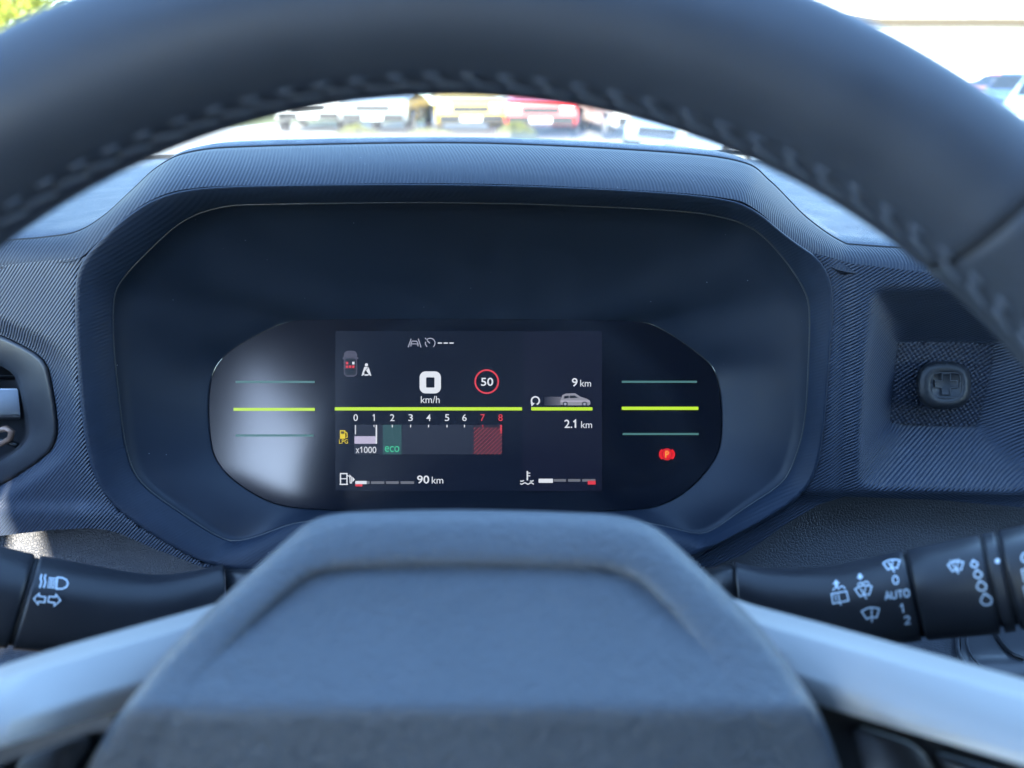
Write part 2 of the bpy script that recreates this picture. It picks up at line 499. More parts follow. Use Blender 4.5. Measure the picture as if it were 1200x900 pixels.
lab(patch('side_fascia', lf, d_left, 7, M_face, dash, [VRING]), 'ribbed fascia left of the display hood with a hexagonal vent pocket')

# right fascia with the square pocket
PC = (1104, 450)
PF = polar(chaikin([(1056,400),(1160,402),(1166,410),(1148,494),(1142,500),(1046,497),(1043,490),(1052,404)], 1), PC, 180)
PO = polar(chaikin([(1025,340),(1030,336),(1250,343),(1300,360),(1290,540),(1230,585),(1080,572),(1012,574),(1003,552),(1020,350)], 1), PC, 180)
def d_right(x, y):
    d = base_d(y)+(.004 if inside(ridge, x+4, y) else 0)
    r = math.hypot(x-PC[0], y-PC[1]); ro, ri = polar_r(PO, PC, x, y), polar_r(PF, PC, x, y)
    k = (ro-r)/max(1, ro-ri)
    d += .030*min(1., max(0., k))
    if 955 < x and y > 300: d += .0022*sstep((x-972)/16)*(1-sstep((x-985)/22))
    if y > 568: d += .006*sstep((y-574)/14)
    return d+.0006
rf = [(968,345),(962,330),(952,296),(1000,309),(1100,321),(1250,328),(1450,332),(1450,620),(1200,595),(1100,586),(990,582),(960,591),(920,615),(872,650),(835,664),(800,664),(805,655),(846,626),(894,600),(932,574),(949,548),(957,500),(963,420)]
lab(patch('side_fascia', rf, d_right, 6, M_faceR, dash), 'ribbed fascia right of the display hood with a square pocket')
patch('clip_pad', resample(PF, 6), lambda x, y: base_d(y)+.030-.0008, 8, M_pad_dots, dash)

# grained lower trim behind the stalks
def d_low(x, y): return .452-.00006*(y-600)-.055*sstep((y-700)/90)
patch('lower_trim', [(-260,590),(150,590),(250,640),(541,650),(800,650),(900,600),(1000,560),(1460,580),(1460,960),(-260,960)], d_low, 14, M_lower, dash)
# column shroud behind the wheel hub
sh = []
for d, k in ((.45, 1.06), (.33, 1.0), (.305, .97), (.30, .9)):
    loop = chaikin([(330,650),(380,628),(720,628),(770,650),(810,690),(800,800),(700,900),(400,900),(300,800),(290,690)], 2)
    sh.append([W(550+(x-550)*k, 740+(y-740)*k, d) for x, y in loop])
loft('column_shroud', sh, M_stalk, dash, True, cap=True)
# cubby under the right stalk: a dark pocket with a double raised edge
pk = [(1122,735),(1122,775),(1166,806),(1196,816),(1330,790),(1330,735)]
patch('cubby_floor', [(1126,735),(1126,773),(1168,802),(1198,812),(1330,785),(1330,735)], lambda x, y: d_low(x, y)-.004, 14, M_rimline, dash)
tube('cubby_rim', [W(x, y, d_low(x, y)-.005) for x, y in chaikin(pk, 2, False)], .0011, M_rimline, dash)
tube('cubby_rim', [W(x, y, d_low(x, y)-.006) for x, y in chaikin([(1133,730),(1133,768),(1172,796),(1204,806),(1330,780)], 2, False)], .0006, M_rimline, dash)
tube('cubby_rib', [W(x, y, d_low(x, y)-.006) for x, y in chaikin([(1155,700),(1165,742),(1182,765),(1200,772)], 2, False)], .0012, M_gloss, dash)
tube('cubby_rib', [W(x, y, d_low(x, y)-.006) for x, y in ((1180,806),(1260,770))], .0009, M_gloss, dash)

# ------------------------------------------------------------------ air vent
vent = thing('air_vent', 'hexagonal black air vent with grey blade at the left edge', 'air vent', W(-62, 482, .40))
def vd(y, e, x=40): return base_d(y)+side(x)+.0116+e
rows = [[W(x, y, vd(y, .002, x)) for x, y in VRING], [W(x, y, vd(y, -.0012, x)) for x, y in mix(VRING, VIN, .06)], [W(x, y, vd(y, -.0018, x)) for x, y in mix(VRING, VIN, .2)],
        [W(x, y, vd(y, .0004, x)) for x, y in mix(VRING, VIN, .75)], [W(x, y, vd(y, .0015, x)) for x, y in mix(VRING, VIN, .92)], [W(x, y, vd(y, .004, x)) for x, y in VIN]]
loft('vent_bezel', rows, M_vent, vent, True)
i2 = shrink(VIN, .97, VC)
rows = [[W(x, y, vd(y, .004, x)) for x, y in VIN], [W(x, y, vd(y, .0055, x)) for x, y in i2], [W(x, y, vd(y, .03, x)) for x, y in shrink(VIN, .93, VC)]]
loft('vent_duct', rows, M_gloss, vent, True, cap=True)
def blade(y0, y1, m, e=.008):
    bm = bmesh.new()
    r0 = [(-140, y0), (21 if y0 < 500 else 14, y0), (24 if y1 < 500 else 10, y1), (-140, y1)]
    f = [bm.verts.new(W(x, y, vd(y, e, x))) for x, y in r0]; b = [bm.verts.new(W(x, y+5, vd(y, e+.012, x))) for x, y in r0]
    bm.faces.new(f); bm.faces.new(list(reversed(b)))
    for i in range(4): bm.faces.new((f[i], b[i], b[(i+1) % 4], f[(i+1) % 4]))
    bmesh.ops.bevel(bm, geom=list(bm.edges), offset=.0006, segments=2, affect='EDGES')
    return from_bm('vent_blade', bm, m, vent)
lab(blade(455, 487, M_vane), 'pale blue-grey vent blade')
lab(blade(428, 441, M_gloss, .012), 'black vent blade'); lab(blade(536, 548, M_gloss, .012), 'black vent blade')
M_brass = mat('pivot_link', (.25, .16, .12), .4, .5, .3)
tube('pivot_link', [W(x, y, vd(y, .009, x)) for x, y in ((-30,515),(-5,505),(8,502),(14,506),(12,514),(2,520),(-20,524))], .0018, M_brass, vent)
tube('pivot_link', [W(x, y, vd(y, .012, x)) for x, y in ((-40,530),(4,516),(20,522))], .0016, M_gloss, vent)

# ------------------------------------------------------------------ accessory clip on the right
clip = thing('accessory_clip', 'square black accessory mount with a raised cross on the pocket pad', 'mount', W(1105, 451, base_d(451)+.03))
M_clip = leather('clip_plastic', (.014, .017, .022), 1600, .00004, .5, 'noise')
def oct_(cx, cy, hw, hh, c): return [(cx-hw+c, cy-hh), (cx+hw-c, cy-hh), (cx+hw, cy-hh+c), (cx+hw, cy+hh-c), (cx+hw-c, cy+hh), (cx-hw+c, cy+hh), (cx-hw, cy+hh-c), (cx-hw, cy-hh+c)]
cb = base_d(451)+.0292
rows = []
for hw, hh, dz in ((27, 24, 0), (31, 27.5, -.002), (32, 28, -.006), (31, 27, -.0085), (27, 24, -.0105), (19, 17, -.0112), (18, 16, -.0104)):
    rows.append([W(x, y, cb+dz) for x, y in chaikin(oct_(1106 if hw > 20 else 1109, 451.5, hw, hh, hw*.42), 1)])
loft('clip_body', rows, M_clip, clip, True, cap=True)
def relief(name, pts, d0, h, m, parent):
    bm = bmesh.new(); b = [bm.verts.new(W(x, y, d0)) for x, y in pts]; t = [bm.verts.new(W(x, y, d0-h)) for x, y in pts]
    n = len(pts)
    for i in range(n): bm.faces.new((b[i], b[(i+1) % n], t[(i+1) % n], t[i]))
    bm.faces.new(t)
    return from_bm(name, bm, m, parent, False)
def bars(name, pts, wpx, d0, h, m, parent, closed=True):
    g = G().line(pts, wpx, closed); bm = bmesh.new()
    vt = [bm.verts.new(W(x, y, d0-h)) for x, y in g.v]; vb = [bm.verts.new(W(x, y, d0)) for x, y in g.v]
    cnt = {}
    for f in g.f:
        bm.faces.new([vt[i] for i in f])
        for i in range(4):
            e = (f[i], f[(i+1) % 4]); k = tuple(sorted(e)); cnt.setdefault(k, []).append(e)
    for k, l in cnt.items():
        if len(l) == 1:
            a, b = l[0]; bm.faces.new((vt[a], vb[a], vb[b], vt[b]))
    return from_bm(name, bm, m, parent, False)
M_clipl = mat('clip_line', (.030, .036, .046), .5)
s = 5
bars('frame_line', chaikin(oct_(1109, 451.5, 17, 15, 4), 1), 1.0, cb-.0102, .0009, M_clipl, clip)
cx, cy = 1109, 450
bars('cross_line', [(cx-s, cy-12), (cx+s, cy-12), (cx+s, cy-4), (cx+13, cy-4), (cx+13, cy+4), (cx+s, cy+4), (cx+s, cy+12), (cx-s, cy+12), (cx-s, cy+4), (cx-13, cy+4), (cx-13, cy-4), (cx-s, cy-4)], 1.0, cb-.0102, .0009, M_clipl, clip)
bm = bmesh.new(); tube('', [W(1109, 427, cb-.0085), W(1109, 429, cb-.0098)], .0011, None, None, bm=bm)
from_bm('rivet', bm, M_clipl, clip)

# ------------------------------------------------------------------ driver display
dsp = thing('instrument_display', 'lit digital instrument display showing speed, rev bar, fuel and warning lamps', 'display', W(545, 500, DD))
rows = [[W(x, y, SD(y)+.004) for x, y in shrink(disp, .999)], [W(x, y, SD(y)+.0012) for x, y in shrink(disp, .999)], [W(x, y, SD(y)) for x, y in shrink(disp, .994)]]
loft('screen_glass', rows, M_screen, dsp, True, cap=True, smooth=False)
def scr(e): return lambda x, y: W(x, y, SD(y)-e)
M_bg = glow('screen_backlight', (.006, .009, .024), .40, (.006, .008, .013)); P(M_bg).inputs['Roughness'].default_value = .22; P(M_bg).inputs['Specular IOR Level'].default_value = .6
M_bg2 = glow('screen_side_panel', (.010, .011, .028), .55, (.006, .008, .013)); P(M_bg2).inputs['Roughness'].default_value = .22; P(M_bg2).inputs['Specular IOR Level'].default_value = .6
M_bg3 = glow('rev_band', (.016, .018, .036), .7)
M_white = glow('lit_white', (.80, .84, .92), .9); M_dim = glow('lit_pale', (.45, .47, .60), .8)
M_lime = glow('lit_lime', (.55, .85, .02), .95); M_teal = glow('lit_teal', (.07, .20, .20), .9)
M_red = glow('lit_red', (.80, .04, .06), .9); M_dred = glow('lit_dim_red', (.014, .006, .014), .7)
M_eco = glow('eco_band', (.03, .095, .10), .8); M_ecot = glow('eco_green', (.07, .65, .36), .85)
M_yel = glow('lit_yellow', (.85, .65, .0), .9); M_grey = glow('lit_grey', (.16, .17, .20), .9)
M_lav = glow('lit_lavender', (.55, .50, .68), .9); M_hot = glow('lamp_red', (.90, .008, .010), .9); M_org = glow('lamp_orange', (1.0, .42, .06), 1.0)
M_lring = glow('lamp_dark_red', (.30, .0, .004), .7)
M_trail = glow('trail_grey', (.07, .07, .10), .8); M_caroff = glow('car_icon_grey', (.075, .07, .11), .8); M_black = glow('lit_black', (.004, .004, .01), .5)
E0, E1, E2, E3, E4 = .0003, .0005, .0007, .0010, .0012
def gp(name, m, e=E2): return (lambda g, label=None, parent=dsp: (lambda o: lab(o, label) if label else o)(g.build(name, m, parent, scr(e))))
scrp = G().rect(393, 388, 705.6, 575.5).build('screen_area', M_bg, dsp, scr(E0))
G().rect(612.4, 388, 705.6, 575.5).build('side_panel', M_bg2, dsp, scr(E1))
# top row
g = G().line([(478.3, 407), (481.8, 397)], 1.1).line([(490.2, 397), (493.4, 407)], 1.1)
g.line([(481.6, 406), (481.6, 402.6), (483, 399.8), (488.4, 399.8), (489.8, 402.6), (489.8, 406)], 1.0).line([(481.6, 403), (489.8, 403)], .9)
gp('lane_icon', M_dim)(g)
g = G().arc(504.2, 402, 5.6, -50, 140, 1.1).arc(504.2, 402, 5.6, 165, 230, 1.1).line([(503.8, 402.3), (500.6, 399)], 1.2).line([(499.2, 397.2), (498.2, 396.2)], 1.4)
gp('limiter_icon', M_dim)(g)
for x in (513, 519.9, 526.7): gp('dash_mark', M_white)(G().rect(x, 401.3, x+5, 402.7))
# seat belt overview
def rrect(x0, y0, x1, y1, r): return chaikin([(x0+r*.3, y0), (x1-r*.3, y0), (x1, y0+r*.3), (x1, y1-r*.3), (x1-r*.3, y1), (x0+r*.3, y1), (x0, y1-r*.3), (x0, y0+r*.3)], 2) if r < 2 else [(x0+r-r*math.cos(a), y0+r-r*math.sin(a)) for a in [i*math.pi/12 for i in range(7)]]+[(x1-r+r*math.sin(a), y0+r-r*math.cos(a)) for a in [i*math.pi/12 for i in range(7)]]+[(x1-r+r*math.cos(a), y1-r+r*math.sin(a)) for a in [i*math.pi/12 for i in range(7)]]+[(x0+r-r*math.sin(a), y1-r+r*math.cos(a)) for a in [i*math.pi/12 for i in range(7)]]
co = gp('car_overview_icon', M_caroff)(G().poly(rrect(402.8, 411, 418.6, 441.6, 5)).rect(401.6, 418.5, 403.4, 421).rect(418, 418.5, 419.8, 421), 'grey car seen from above with red seat marks')
G().poly(rrect(404.6, 420, 416.8, 439.5, 2.4)).build('car_window', M_black, co, scr(E3))
for j in range(2):
    for i in range(3):
        m = M_red if not (j == 0 and i > 0) else (M_white if i == 2 else M_black)
        if m is M_black: continue
        G().rect(405.3+i*3.7, 424+j*4.3, 408+i*3.7, 427+j*4.3).build('seat_mark', m, co, scr(E4))
g = G().disc(429.4, 427.6, 1.9).poly([(426.8, 430), (432, 430), (434.6, 438.5), (432.4, 438.8), (430, 434), (428.8, 434), (426.4, 438.8), (424.2, 438.5)])
g.line([(423.8, 440), (427, 438.2)], 1.2).line([(435, 440), (431.8, 438.2)], 1.2).poly([(427.4, 438.6), (431.4, 438.6), (431.8, 440.2), (427, 440.2)])
sb = gp('seat_belt_icon', M_white)(g)
G().line([(432, 429.5), (426.6, 437)], .9).build('belt_stripe', M_black, sb, scr(E3))
# speed
sp = rrect(491.7, 435.2, 516.7, 461, 7)
g = G(); inn = rrect(499.4, 442.2, 509.2, 454.2, 1.0)
n = 96
oo, ii = polar(sp, (504.2, 448.1), n), polar(inn, (504.2, 448.2), n)
g.v = oo+ii; g.f = [(i, (i+1) % n, n+(i+1) % n, n+i) for i in range(n)]
gp('speed_digit', M_white)(g, 'large white zero of the speed readout')
gp('unit_text', M_white)(G().text('km/h', 493.2, 464, 515.2, 472.4), 'km/h under the speed')
sg = gp('speed_limit_sign', M_red)(G().arc(570.4, 447.2, 13.5, 0, 360, 1.9, 48), 'red ring speed limit sign reading 50')
G().text('50', 563.6, 442.6, 578, 452.2, .012).build('limit_number', M_white, sg, scr(E3))
gp('divider_line', M_lime, E3)(G().rect(392.3, 477.2, 611.8, 481))
# rev counter
rc = gp('rev_counter', M_bg3, E1)(G().rect(415, 497.8, 588.3, 532.4), 'horizontal rev bar from 0 to 8 with green eco band and red hatched end')
for i, x in enumerate((416.8, 438.3, 459.7, 481.2, 502.2, 523.9, 544.3, 565.6, 586.5)):
    m = M_red if i > 6 else M_white
    hw = 2.6 if i != 1 else 1.5
    (G().strokes('1', x-1.8, 485.6, x+1.6, 493.2, 1.15) if i == 1 else G().text(str(i), x-hw, 485.4, x+hw, 493.4, .004)).build('scale_number', m, rc, scr(E3))
    if 1 < i < 8: G().rect(x-.6, 497.8, x+.6, 500.8).build('scale_tick', m, rc, scr(E3))
G().rect(416.0, 498, 417.1, 509).build('scale_tick', M_white, rc, scr(E3))
G().rect(437.8, 498, 438.8, 500.6).build('scale_tick', M_white, rc, scr(E3))
G().rect(586, 497.8, 588.2, 508).build('scale_tick', M_red, rc, scr(E3))
G().rect(415.4, 511.2, 441, 520).build('rev_bar', M_lav, rc, scr(E2))
G().rect(440.2, 498, 441.9, 520).build('rev_needle', M_white, rc, scr(E3))
G().rect(448.5, 497.8, 470.6, 532.6).build('eco_band', M_eco, rc, scr(E2))
G().text('eco', 451, 522.6, 468, 529.8, .003).build('eco_text', M_ecot, rc, scr(E3))
G().text('x', 416.8, 525.4, 421.2, 531, .003).strokes('1', 421.6, 523.8, 425.2, 530.6, 1.1).text('000', 426.4, 523.4, 441, 531, .003).build('scale_text', M_white, rc, scr(E3))
G().rect(555.2, 497.8, 588.3, 532.4).build('red_band', M_dred, rc, scr(E2))
g = G()
x0, x1, y0, y1 = 555.2, 588.3, 501, 532.4
k = x0-31
while k < x1:
    ax, ay, bx, by = k, y1, k+(y1-y0)*1.05, y0
    if ax < x0: ay -= (x0-ax)/1.05; ax = x0
    if bx > x1: by += (bx-x1)/1.05; bx = x1
    if bx > ax: g.line([(ax, ay), (bx, by)], .9)
    k += 5.0
g.build('red_hatching', glow('hatch_red', (.50, .08, .11), .85), rc, scr(E3))
# gas pump lamp with LPG
g = G().rect(398.4, 504.2, 404.6, 514.2).line([(404.6, 506), (406.6, 507.4), (406.9, 512.4), (405.4, 513)], 1.0)
lp = gp('gas_lamp', M_yel)(g, 'yellow LPG pump symbol')
G().text('LPG', 397.4, 514.8, 407.8, 520, .006).build('gas_text', M_yel, lp, scr(E2))
G().rect(399.6, 505.6, 403.4, 508.2).build('pump_window', M_black, lp, scr(E3))
# fuel
g = G().line([(399, 567.4), (399, 555), (406.6, 555), (406.6, 567.4)], 1.4).line([(398, 567.6), (407.8, 567.6)], 1.4).line([(399, 561), (406.6, 561)], 1.1)
g.line([(407.2, 557), (410, 559), (410.4, 566), (412, 566), (412, 559.4), (409.4, 556.4)], 1.1).poly([(413, 558.6), (416, 562), (413, 565)])
gp('fuel_icon', M_white)(g)
fg = gp('fuel_gauge', M_grey)(G().rect(429.6, 563.8, 433.2, 567.2), 'fuel bar of four segments, nearly empty, with a red end')
G().rect(416.4, 563.6, 429.6, 567.3).build('fuel_level', M_white, fg, scr(E2)); G().rect(416.4, 567.3, 424.7, 570).build('reserve_mark', M_red, fg, scr(E2))
for a, b in ((434.8, 450.4), (452.2, 467.4), (469.4, 485.3)): G().rect(a, 564, b, 567).build('segment', M_grey, fg, scr(E2))
rg = gp('range_number', M_white)(G().text('90', 488.8, 557.2, 503, 566.7, .012), 'remaining range 90 km')
G().text('km', 506, 558.6, 519.4, 566.6).build('unit_text', M_white, rg, scr(E2))
# trip panel
t1 = gp('trip_number', M_white)(G().text('9', 670.2, 443, 676.8, 453, .012), 'upper trip figure 9 km')
G().text('km', 680, 445, 692.6, 453).build('unit_text', M_white, t1, scr(E2))
t2 = gp('trip_number', M_white)(G().text('2.', 661.4, 491.8, 670.6, 501.6, .010).strokes('1', 671.6, 492.4, 676, 501.4, 1.9), 'lower trip figure 2.1 km')
G().text('km', 681, 493.6, 693.8, 501.6).build('unit_text', M_white, t2, scr(E2))
gp('reset_icon', M_white)(G().arc(627.4, 469.6, 4.6, -70, 215, 1.7).poly([(622, 471.6), (626.6, 472.4), (623, 476.4)]))
for i in range(6): gp('trail_mark', glow('trail_%d' % i, (.02+.026*i, .02+.026*i, .035+.032*i), .8))(G().rect(638+3.2*i, 465, 641.2+3.2*i, 475))
ci = gp('car_picture', glow('car_silver', (.30, .30, .36), .9))(G().poly([(656.5, 474), (656, 469.5), (657.6, 466.6), (659, 463), (663, 461.2), (674, 460.8), (680, 464.8), (688, 467.4), (691.4, 469.6), (692, 473.6), (690, 475), (660, 475)]), 'small silver estate car in side view on the trip panel')
G().poly([(661.4, 464.2), (666.6, 463.6), (666.6, 466.6), (660.6, 467)]).build('car_window', M_black, ci, scr(E3)); G().poly([(667.6, 463.6), (673.6, 463.6), (678, 466.2), (667.6, 466.6)]).build('car_window', M_black, ci, scr(E3))
G().rect(657, 469.6, 691, 470.6).build('car_stripe', M_lav, ci, scr(E3))
for x in (662.4, 685): 
    wv = G().disc(x, 473.4, 2.9).build('car_wheel', M_black, ci, scr(E3)); G().disc(x, 473.4, 1.6).build('wheel_hub', M_dim, ci, scr(E4))
gp('divider_line', M_lime, E3)(G().rect(622.5, 477.2, 694.3, 481))
g = G().line([(618, 552), (618, 563)], 1.6).line([(618, 554.4), (621.4, 554.4)], 1.1).line([(618, 557.6), (621.4, 557.6)], 1.1)
for y in (563.4, 566.6): g.line([(609.6+i*1.45, y+.9*math.sin(i*1.25)) for i in range(12)] if y > 565 else [(609.6+i*1.45, y+.6*math.sin(i*1.25)) for i in range(4)], 1.2)
g.line([(621+i*1.45, 563.4+.6*math.sin(i*1.25)) for i in range(4)], 1.2)
gp('coolant_icon', M_white)(g)
tg = gp('coolant_gauge', M_white)(G().rect(631.2, 561, 648, 565.8), 'coolant bar of four segments with a red far end')
for a, b in ((649, 663.4), (665.6, 680.2), (682.2, 697.8)): G().rect(a, 561.4, b, 564.4).build('segment', M_grey, tg, scr(E2))
G().rect(688.7, 563.4, 698, 567.8).build('hot_mark', M_red, tg, scr(E3))
# side lines and lamp
for a, b, y0, y1, m in ((728.6, 816.8, 446.2, 448.6, M_teal), (728.6, 818.4, 476.6, 480.4, M_lime), (729.6, 818.8, 507.4, 509.8, M_teal), (276, 369, 446.4, 448.8, M_teal), (273.6, 369, 478, 481.4, M_lime), (276, 367.5, 509.2, 511.6, M_teal)):
    gp('side_line', m)(G().rect(a, y0, b, y1), 'thin teal light line' if m is M_teal else 'lime green light line')
pl = gp('parking_brake_lamp', M_hot, E1)(G().disc(781.6, 532.4, 7.0), 'red parking brake lamp with letter P in brackets')
g = G().arc(781.6, 532.4, 8.3, -48, 48, 2.2, 12, 7.4).arc(781.6, 532.4, 8.3, 132, 228, 2.2, 12, 7.4)
g.build('lamp_bracket', M_hot, pl, scr(E2))
G().arc(781.6, 532.4, 5.6, 0, 360, .7, 28).build('lamp_ring', M_lring, pl, scr(E2))
G().text('P', 779.6, 528.4, 784, 536.6, .01).build('lamp_letter', M_org, pl, scr(E3))

# ------------------------------------------------------------------ stalks
def stalk_loft(name, secs, m, parent, depth=.0145, sq=2.6, capa=True, capb=True, n=48):
    rows = []
    cen = [(W(s[0], s[1], s[4])+W(s[2], s[3], s[4]))/2 for s in secs]
    for k, s_ in enumerate(secs):
        top, bot = W(s_[0], s_[1], s_[4]), W(s_[2], s_[3], s_[4])
        a = (top-bot)/2; ax = (cen[min(k+1, len(secs)-1)]-cen[max(k-1, 0)]).normalized()
        b = (CAM-cen[k]).normalized(); b = (b-a*(b.dot(a)/a.dot(a))).normalized()
        dz = s_[5] if len(s_) > 5 else depth
        r = []
        for i in range(n):
            t = 2*math.pi*i/n; c, s1 = math.cos(t), math.sin(t)
            e = 2/sq
            r.append(cen[k]+a*(math.copysign(abs(c)**e, c))+b*dz*math.copysign(abs(s1)**e, s1))
        rows.append(r)
    return loft(name, rows, m, parent, True, cap=capb, cap0=capa)
def surf_map(objs, off=.0002):
    vs, fs = [], []
    for o in objs:
        b = len(vs); M = o.matrix_basis if o.parent is None else Matrix.Translation(Vector())
        vs += [v.co.copy() for v in o.data.vertices]; fs += [tuple(b+i for i in p.vertices) for p in o.data.polygons]
    bv = BVHTree.FromPolygons(vs, fs)
    def f(x, y):
        h = bv.ray_cast(CAM, ray(x, y))
        if h[0] is None: return W(x, y, .27)
        return h[0]-ray(x, y)*off
    return f
def gap_sec(s_, k):   # shrink a section a little (rounded ring edges)
    mx, my = (s_[0]+s_[2])/2, (s_[1]+s_[3])/2
    return (mx+(s_[0]-mx)*k, my+(s_[1]-my)*k, mx+(s_[2]-mx)*k, my+(s_[3]-my)*k, s_[4])+tuple(x*k for x in s_[5:])
def shift(s_, dx, dy): return (s_[0]+dx, s_[1]+dy, s_[2]+dx, s_[3]+dy)+tuple(s_[4:])
def interp(a, b, t): return tuple(x*(1-t)+y*t for x, y in zip(a, b))
def smooth_secs(secs, per=5): return catmull(secs, per)

ls = thing('light_stalk', 'black light and indicator stalk left of the steering wheel', 'stalk', W(160, 715, .276))
S1 = [(262,662,266,752,.290,.010),(225,671,222,766,.286,.011),(187,676,176,768,.281,.012),(150,673,134,766,.277,.013),(110,667,88,761,.272,.014),(75,661,49,757,.268,.0145),(46,656,17,753,.265,.015)]
S1 = [q[:4]+(q[4]+.036, q[5]*1.13) for q in S1]
arm_l = stalk_loft('stalk_arm', smooth_secs(S1), M_stalk, ls)
S1e = [(40,654.5,11,752.5,.2645,.015),(0,646,-32,748,.260,.0155),(-30,640,-64,745,.257,.016),(-58,635,-92,740,.254,.0155)]
S1e = [q[:4]+(q[4]+.036, q[5]*1.13) for q in S1e]
E = smooth_secs(S1e); E = [gap_sec(E[0], .94), gap_sec(shift(E[0], -1, 0), .99)]+E[1:]+[gap_sec(shift(E[-1], -6, 0), .8)]
end_l = stalk_loft('stalk_end', E, M_stalk, ls)
stalk_loft('seam_ring', [gap_sec(shift(S1[-1], 2, 0), .93), gap_sec(S1e[0], .93)], M_seam, ls)
stalk_loft('stalk_root', [(264,668,266,742,.326,.009),(300,668,300,740,.326,.009),(350,668,350,740,.320,.009)], M_gloss, ls)
mp = surf_map([arm_l, end_l])
# beam symbol
g = G()
for x in (46.5, 51.2): g.line([(x+2.4, 673), (x+.9, 678), (x+2.2, 682), (x, 689)], 1.7)
for i in range(5): g.line([(57.2-.5*i, 677.2+2.7*i), (66-.3*i, 678+2.7*i)], 1.35)
g.line([(67.2, 676.6), (73, 677), (78, 679.6), (79.6, 683.4), (78, 687.6), (73.2, 690), (66, 690)], 1.6, True)
g.build('beam_symbol', M_print, ls, mp, 2)
g = G().line([(39.6, 701.6), (46, 695.4), (46, 698.8), (53.4, 699.6), (52.4, 706), (45, 705), (44.4, 708.4)], 1.5, True)
g.line([(70.8, 703.6), (65.6, 696.4), (65.2, 699.6), (57.4, 699), (56.4, 705.4), (63.8, 706.4), (63.4, 710.4)], 1.5, True)
g.build('arrow_symbol', M_print, ls, mp, 2)

ws = thing('wiper_stalk', 'black wiper stalk right of the wheel printed with wiper symbols and AUTO', 'stalk', W(1000, 705, .28))
S2 = [(861,660,868,742,.300,.010),(890,667,900,752,.297,.011),(931,669,945,760,.292,.012),(973,667,990,758,.287,.0135),(1016,658,1034,751,.281,.0145),(1058,649.4,1079,744.6,.275,.015)]
arm_r = stalk_loft('stalk_arm', smooth_secs(S2), M_stalk, ws)
def ring(name, a, b, m=M_stalk, per=4):
    s_ = [interp(a, b, t/per) for t in range(per+1)]
    ss = [gap_sec(s_[0], .93), gap_sec(interp(a, b, .012), .985)]+[interp(a, b, .04)]+s_[1:-1]+[interp(a, b, .96), gap_sec(interp(a, b, .99), .985), gap_sec(b, .93)]
    return stalk_loft(name, ss, m, ws)
r1 = ring('wiper_ring', (1063,648.6,1084,744.2,.2742,.0152), (1148,631,1172,736,.2625,.0156))
r2 = ring('index_ring', (1151.5,630.4,1175.5,735,.262,.0154), (1165.5,627.4,1190,733,.260,.0154))
r3 = ring('stalk_end', (1169.5,626.6,1194,732,.2595,.0158), (1300,600,1334,712,.243,.0160))
stalk_loft('seam_ring', [gap_sec((1050,651,1071,746,.276,.015), .925), gap_sec((1310,598,1340,710,.242,.0155), .925)], M_seam, ws)
stalk_loft('stalk_root', [(820,668,822,735,.308,.008),(845,664,848,735,.304,.008),(862,664,868,738,.300,.008)], M_gloss, ws)
mp = surf_map([arm_r, r1, r2, r3])
def prt(name, g, label=None):
    o = g.build(name, M_print, ws, mp, 2)
    return lab(o, label) if label else o
def wiper_fan(g, cx, cy, sx, sy, rot, wdt=1.5, wedge=True):
    def T(p):
        c, s_ = math.cos(R_(rot)), math.sin(R_(rot)); x, y = p[0]*sx, p[1]*sy
        return (cx+x*c+y*s_, cy-x*s_+y*c)
    top = [T((-10+20*i/8, -5-2.6*math.sin(math.pi*i/8))) for i in range(9)]
    bot = [T((5.5-11*i/6, 4.0-1.4*math.sin(math.pi*i/6))) for i in range(7)]
    g.line(top+bot, wdt, True)
    if wedge: g.line([T((-3.6, -5)), T((1.6, 8))], wdt)
    return T
# rear wiper + wash (up arrow)
g = G(); cx, cy = 983, 700
g.line([(974.4, 696), (992, 692.8), (994.4, 703.8), (976.2, 707.4)], 1.6, True).line([(982, 696.4), (985.4, 709.4)], 1.4).line([(978.4, 697), (980.2, 705)], 1.2)
g.arc(980, 691.8, 3.4, 20, 190, 1.3, 8).arc(986.6, 690.4, 3.4, -5, 165, 1.3, 8)
prt('rear_wash_symbol', g)
prt('arrow_symbol', G().poly([(979.5, 679.2), (984.2, 683.6), (981.8, 684), (982.4, 687.4), (978.8, 688), (978.4, 684.6), (975.6, 685)]), 'up arrow over the rear window symbol')
g = G(); T = wiper_fan(g, 1012.6, 694, 1.0, 1.05, 10, 1.5)
g.line([T((3, -6)), T((-1.2, 4))], 1.2).arc(1008.6, 686, 3.2, 20, 190, 1.3, 8).arc(1015, 684.6, 3.2, -5, 165, 1.3, 8)
prt('front_wash_symbol', g)
prt('arrow_symbol', G().poly([(1008.6, 679.6), (1003.6, 676.4), (1006.2, 675.8), (1005.4, 672.6), (1009, 671.8), (1009.8, 675), (1012.2, 674.4)]), 'down arrow over the front wash symbol')
g = G(); T = wiper_fan(g, 1020.8, 720.4, 1.05, 1.1, 8, 1.6, False); g.line([T((1.5, -6.4)), T((-.2, 8))], 1.4)
prt('wiper_symbol', g, 'single wiper symbol below')
g = G(); T = wiper_fan(g, 1045.4, 663, 1.0, .95, 9, 1.5)
g.line([T((2, -6.6)), T((-1, 3.4))], 1.4)
prt('wiper_symbol', g, 'wiper symbol above the 0')
prt('setting_text', G().strokes('0', 1046.2, 674.8, 1052.6, 684.4, 1.5, 10), 'printed 0'); prt('setting_text', G().strokes('AUTO', 1037, 692.2, 1065.6, 701, 1.5, 8), 'printed AUTO')
prt('setting_text', G().strokes('1', 1054.6, 708, 1060, 718, 1.6, 8), 'printed 1'); prt('setting_text', G().strokes('2', 1060, 722.2, 1066.6, 731.4, 1.5, 8), 'printed 2')
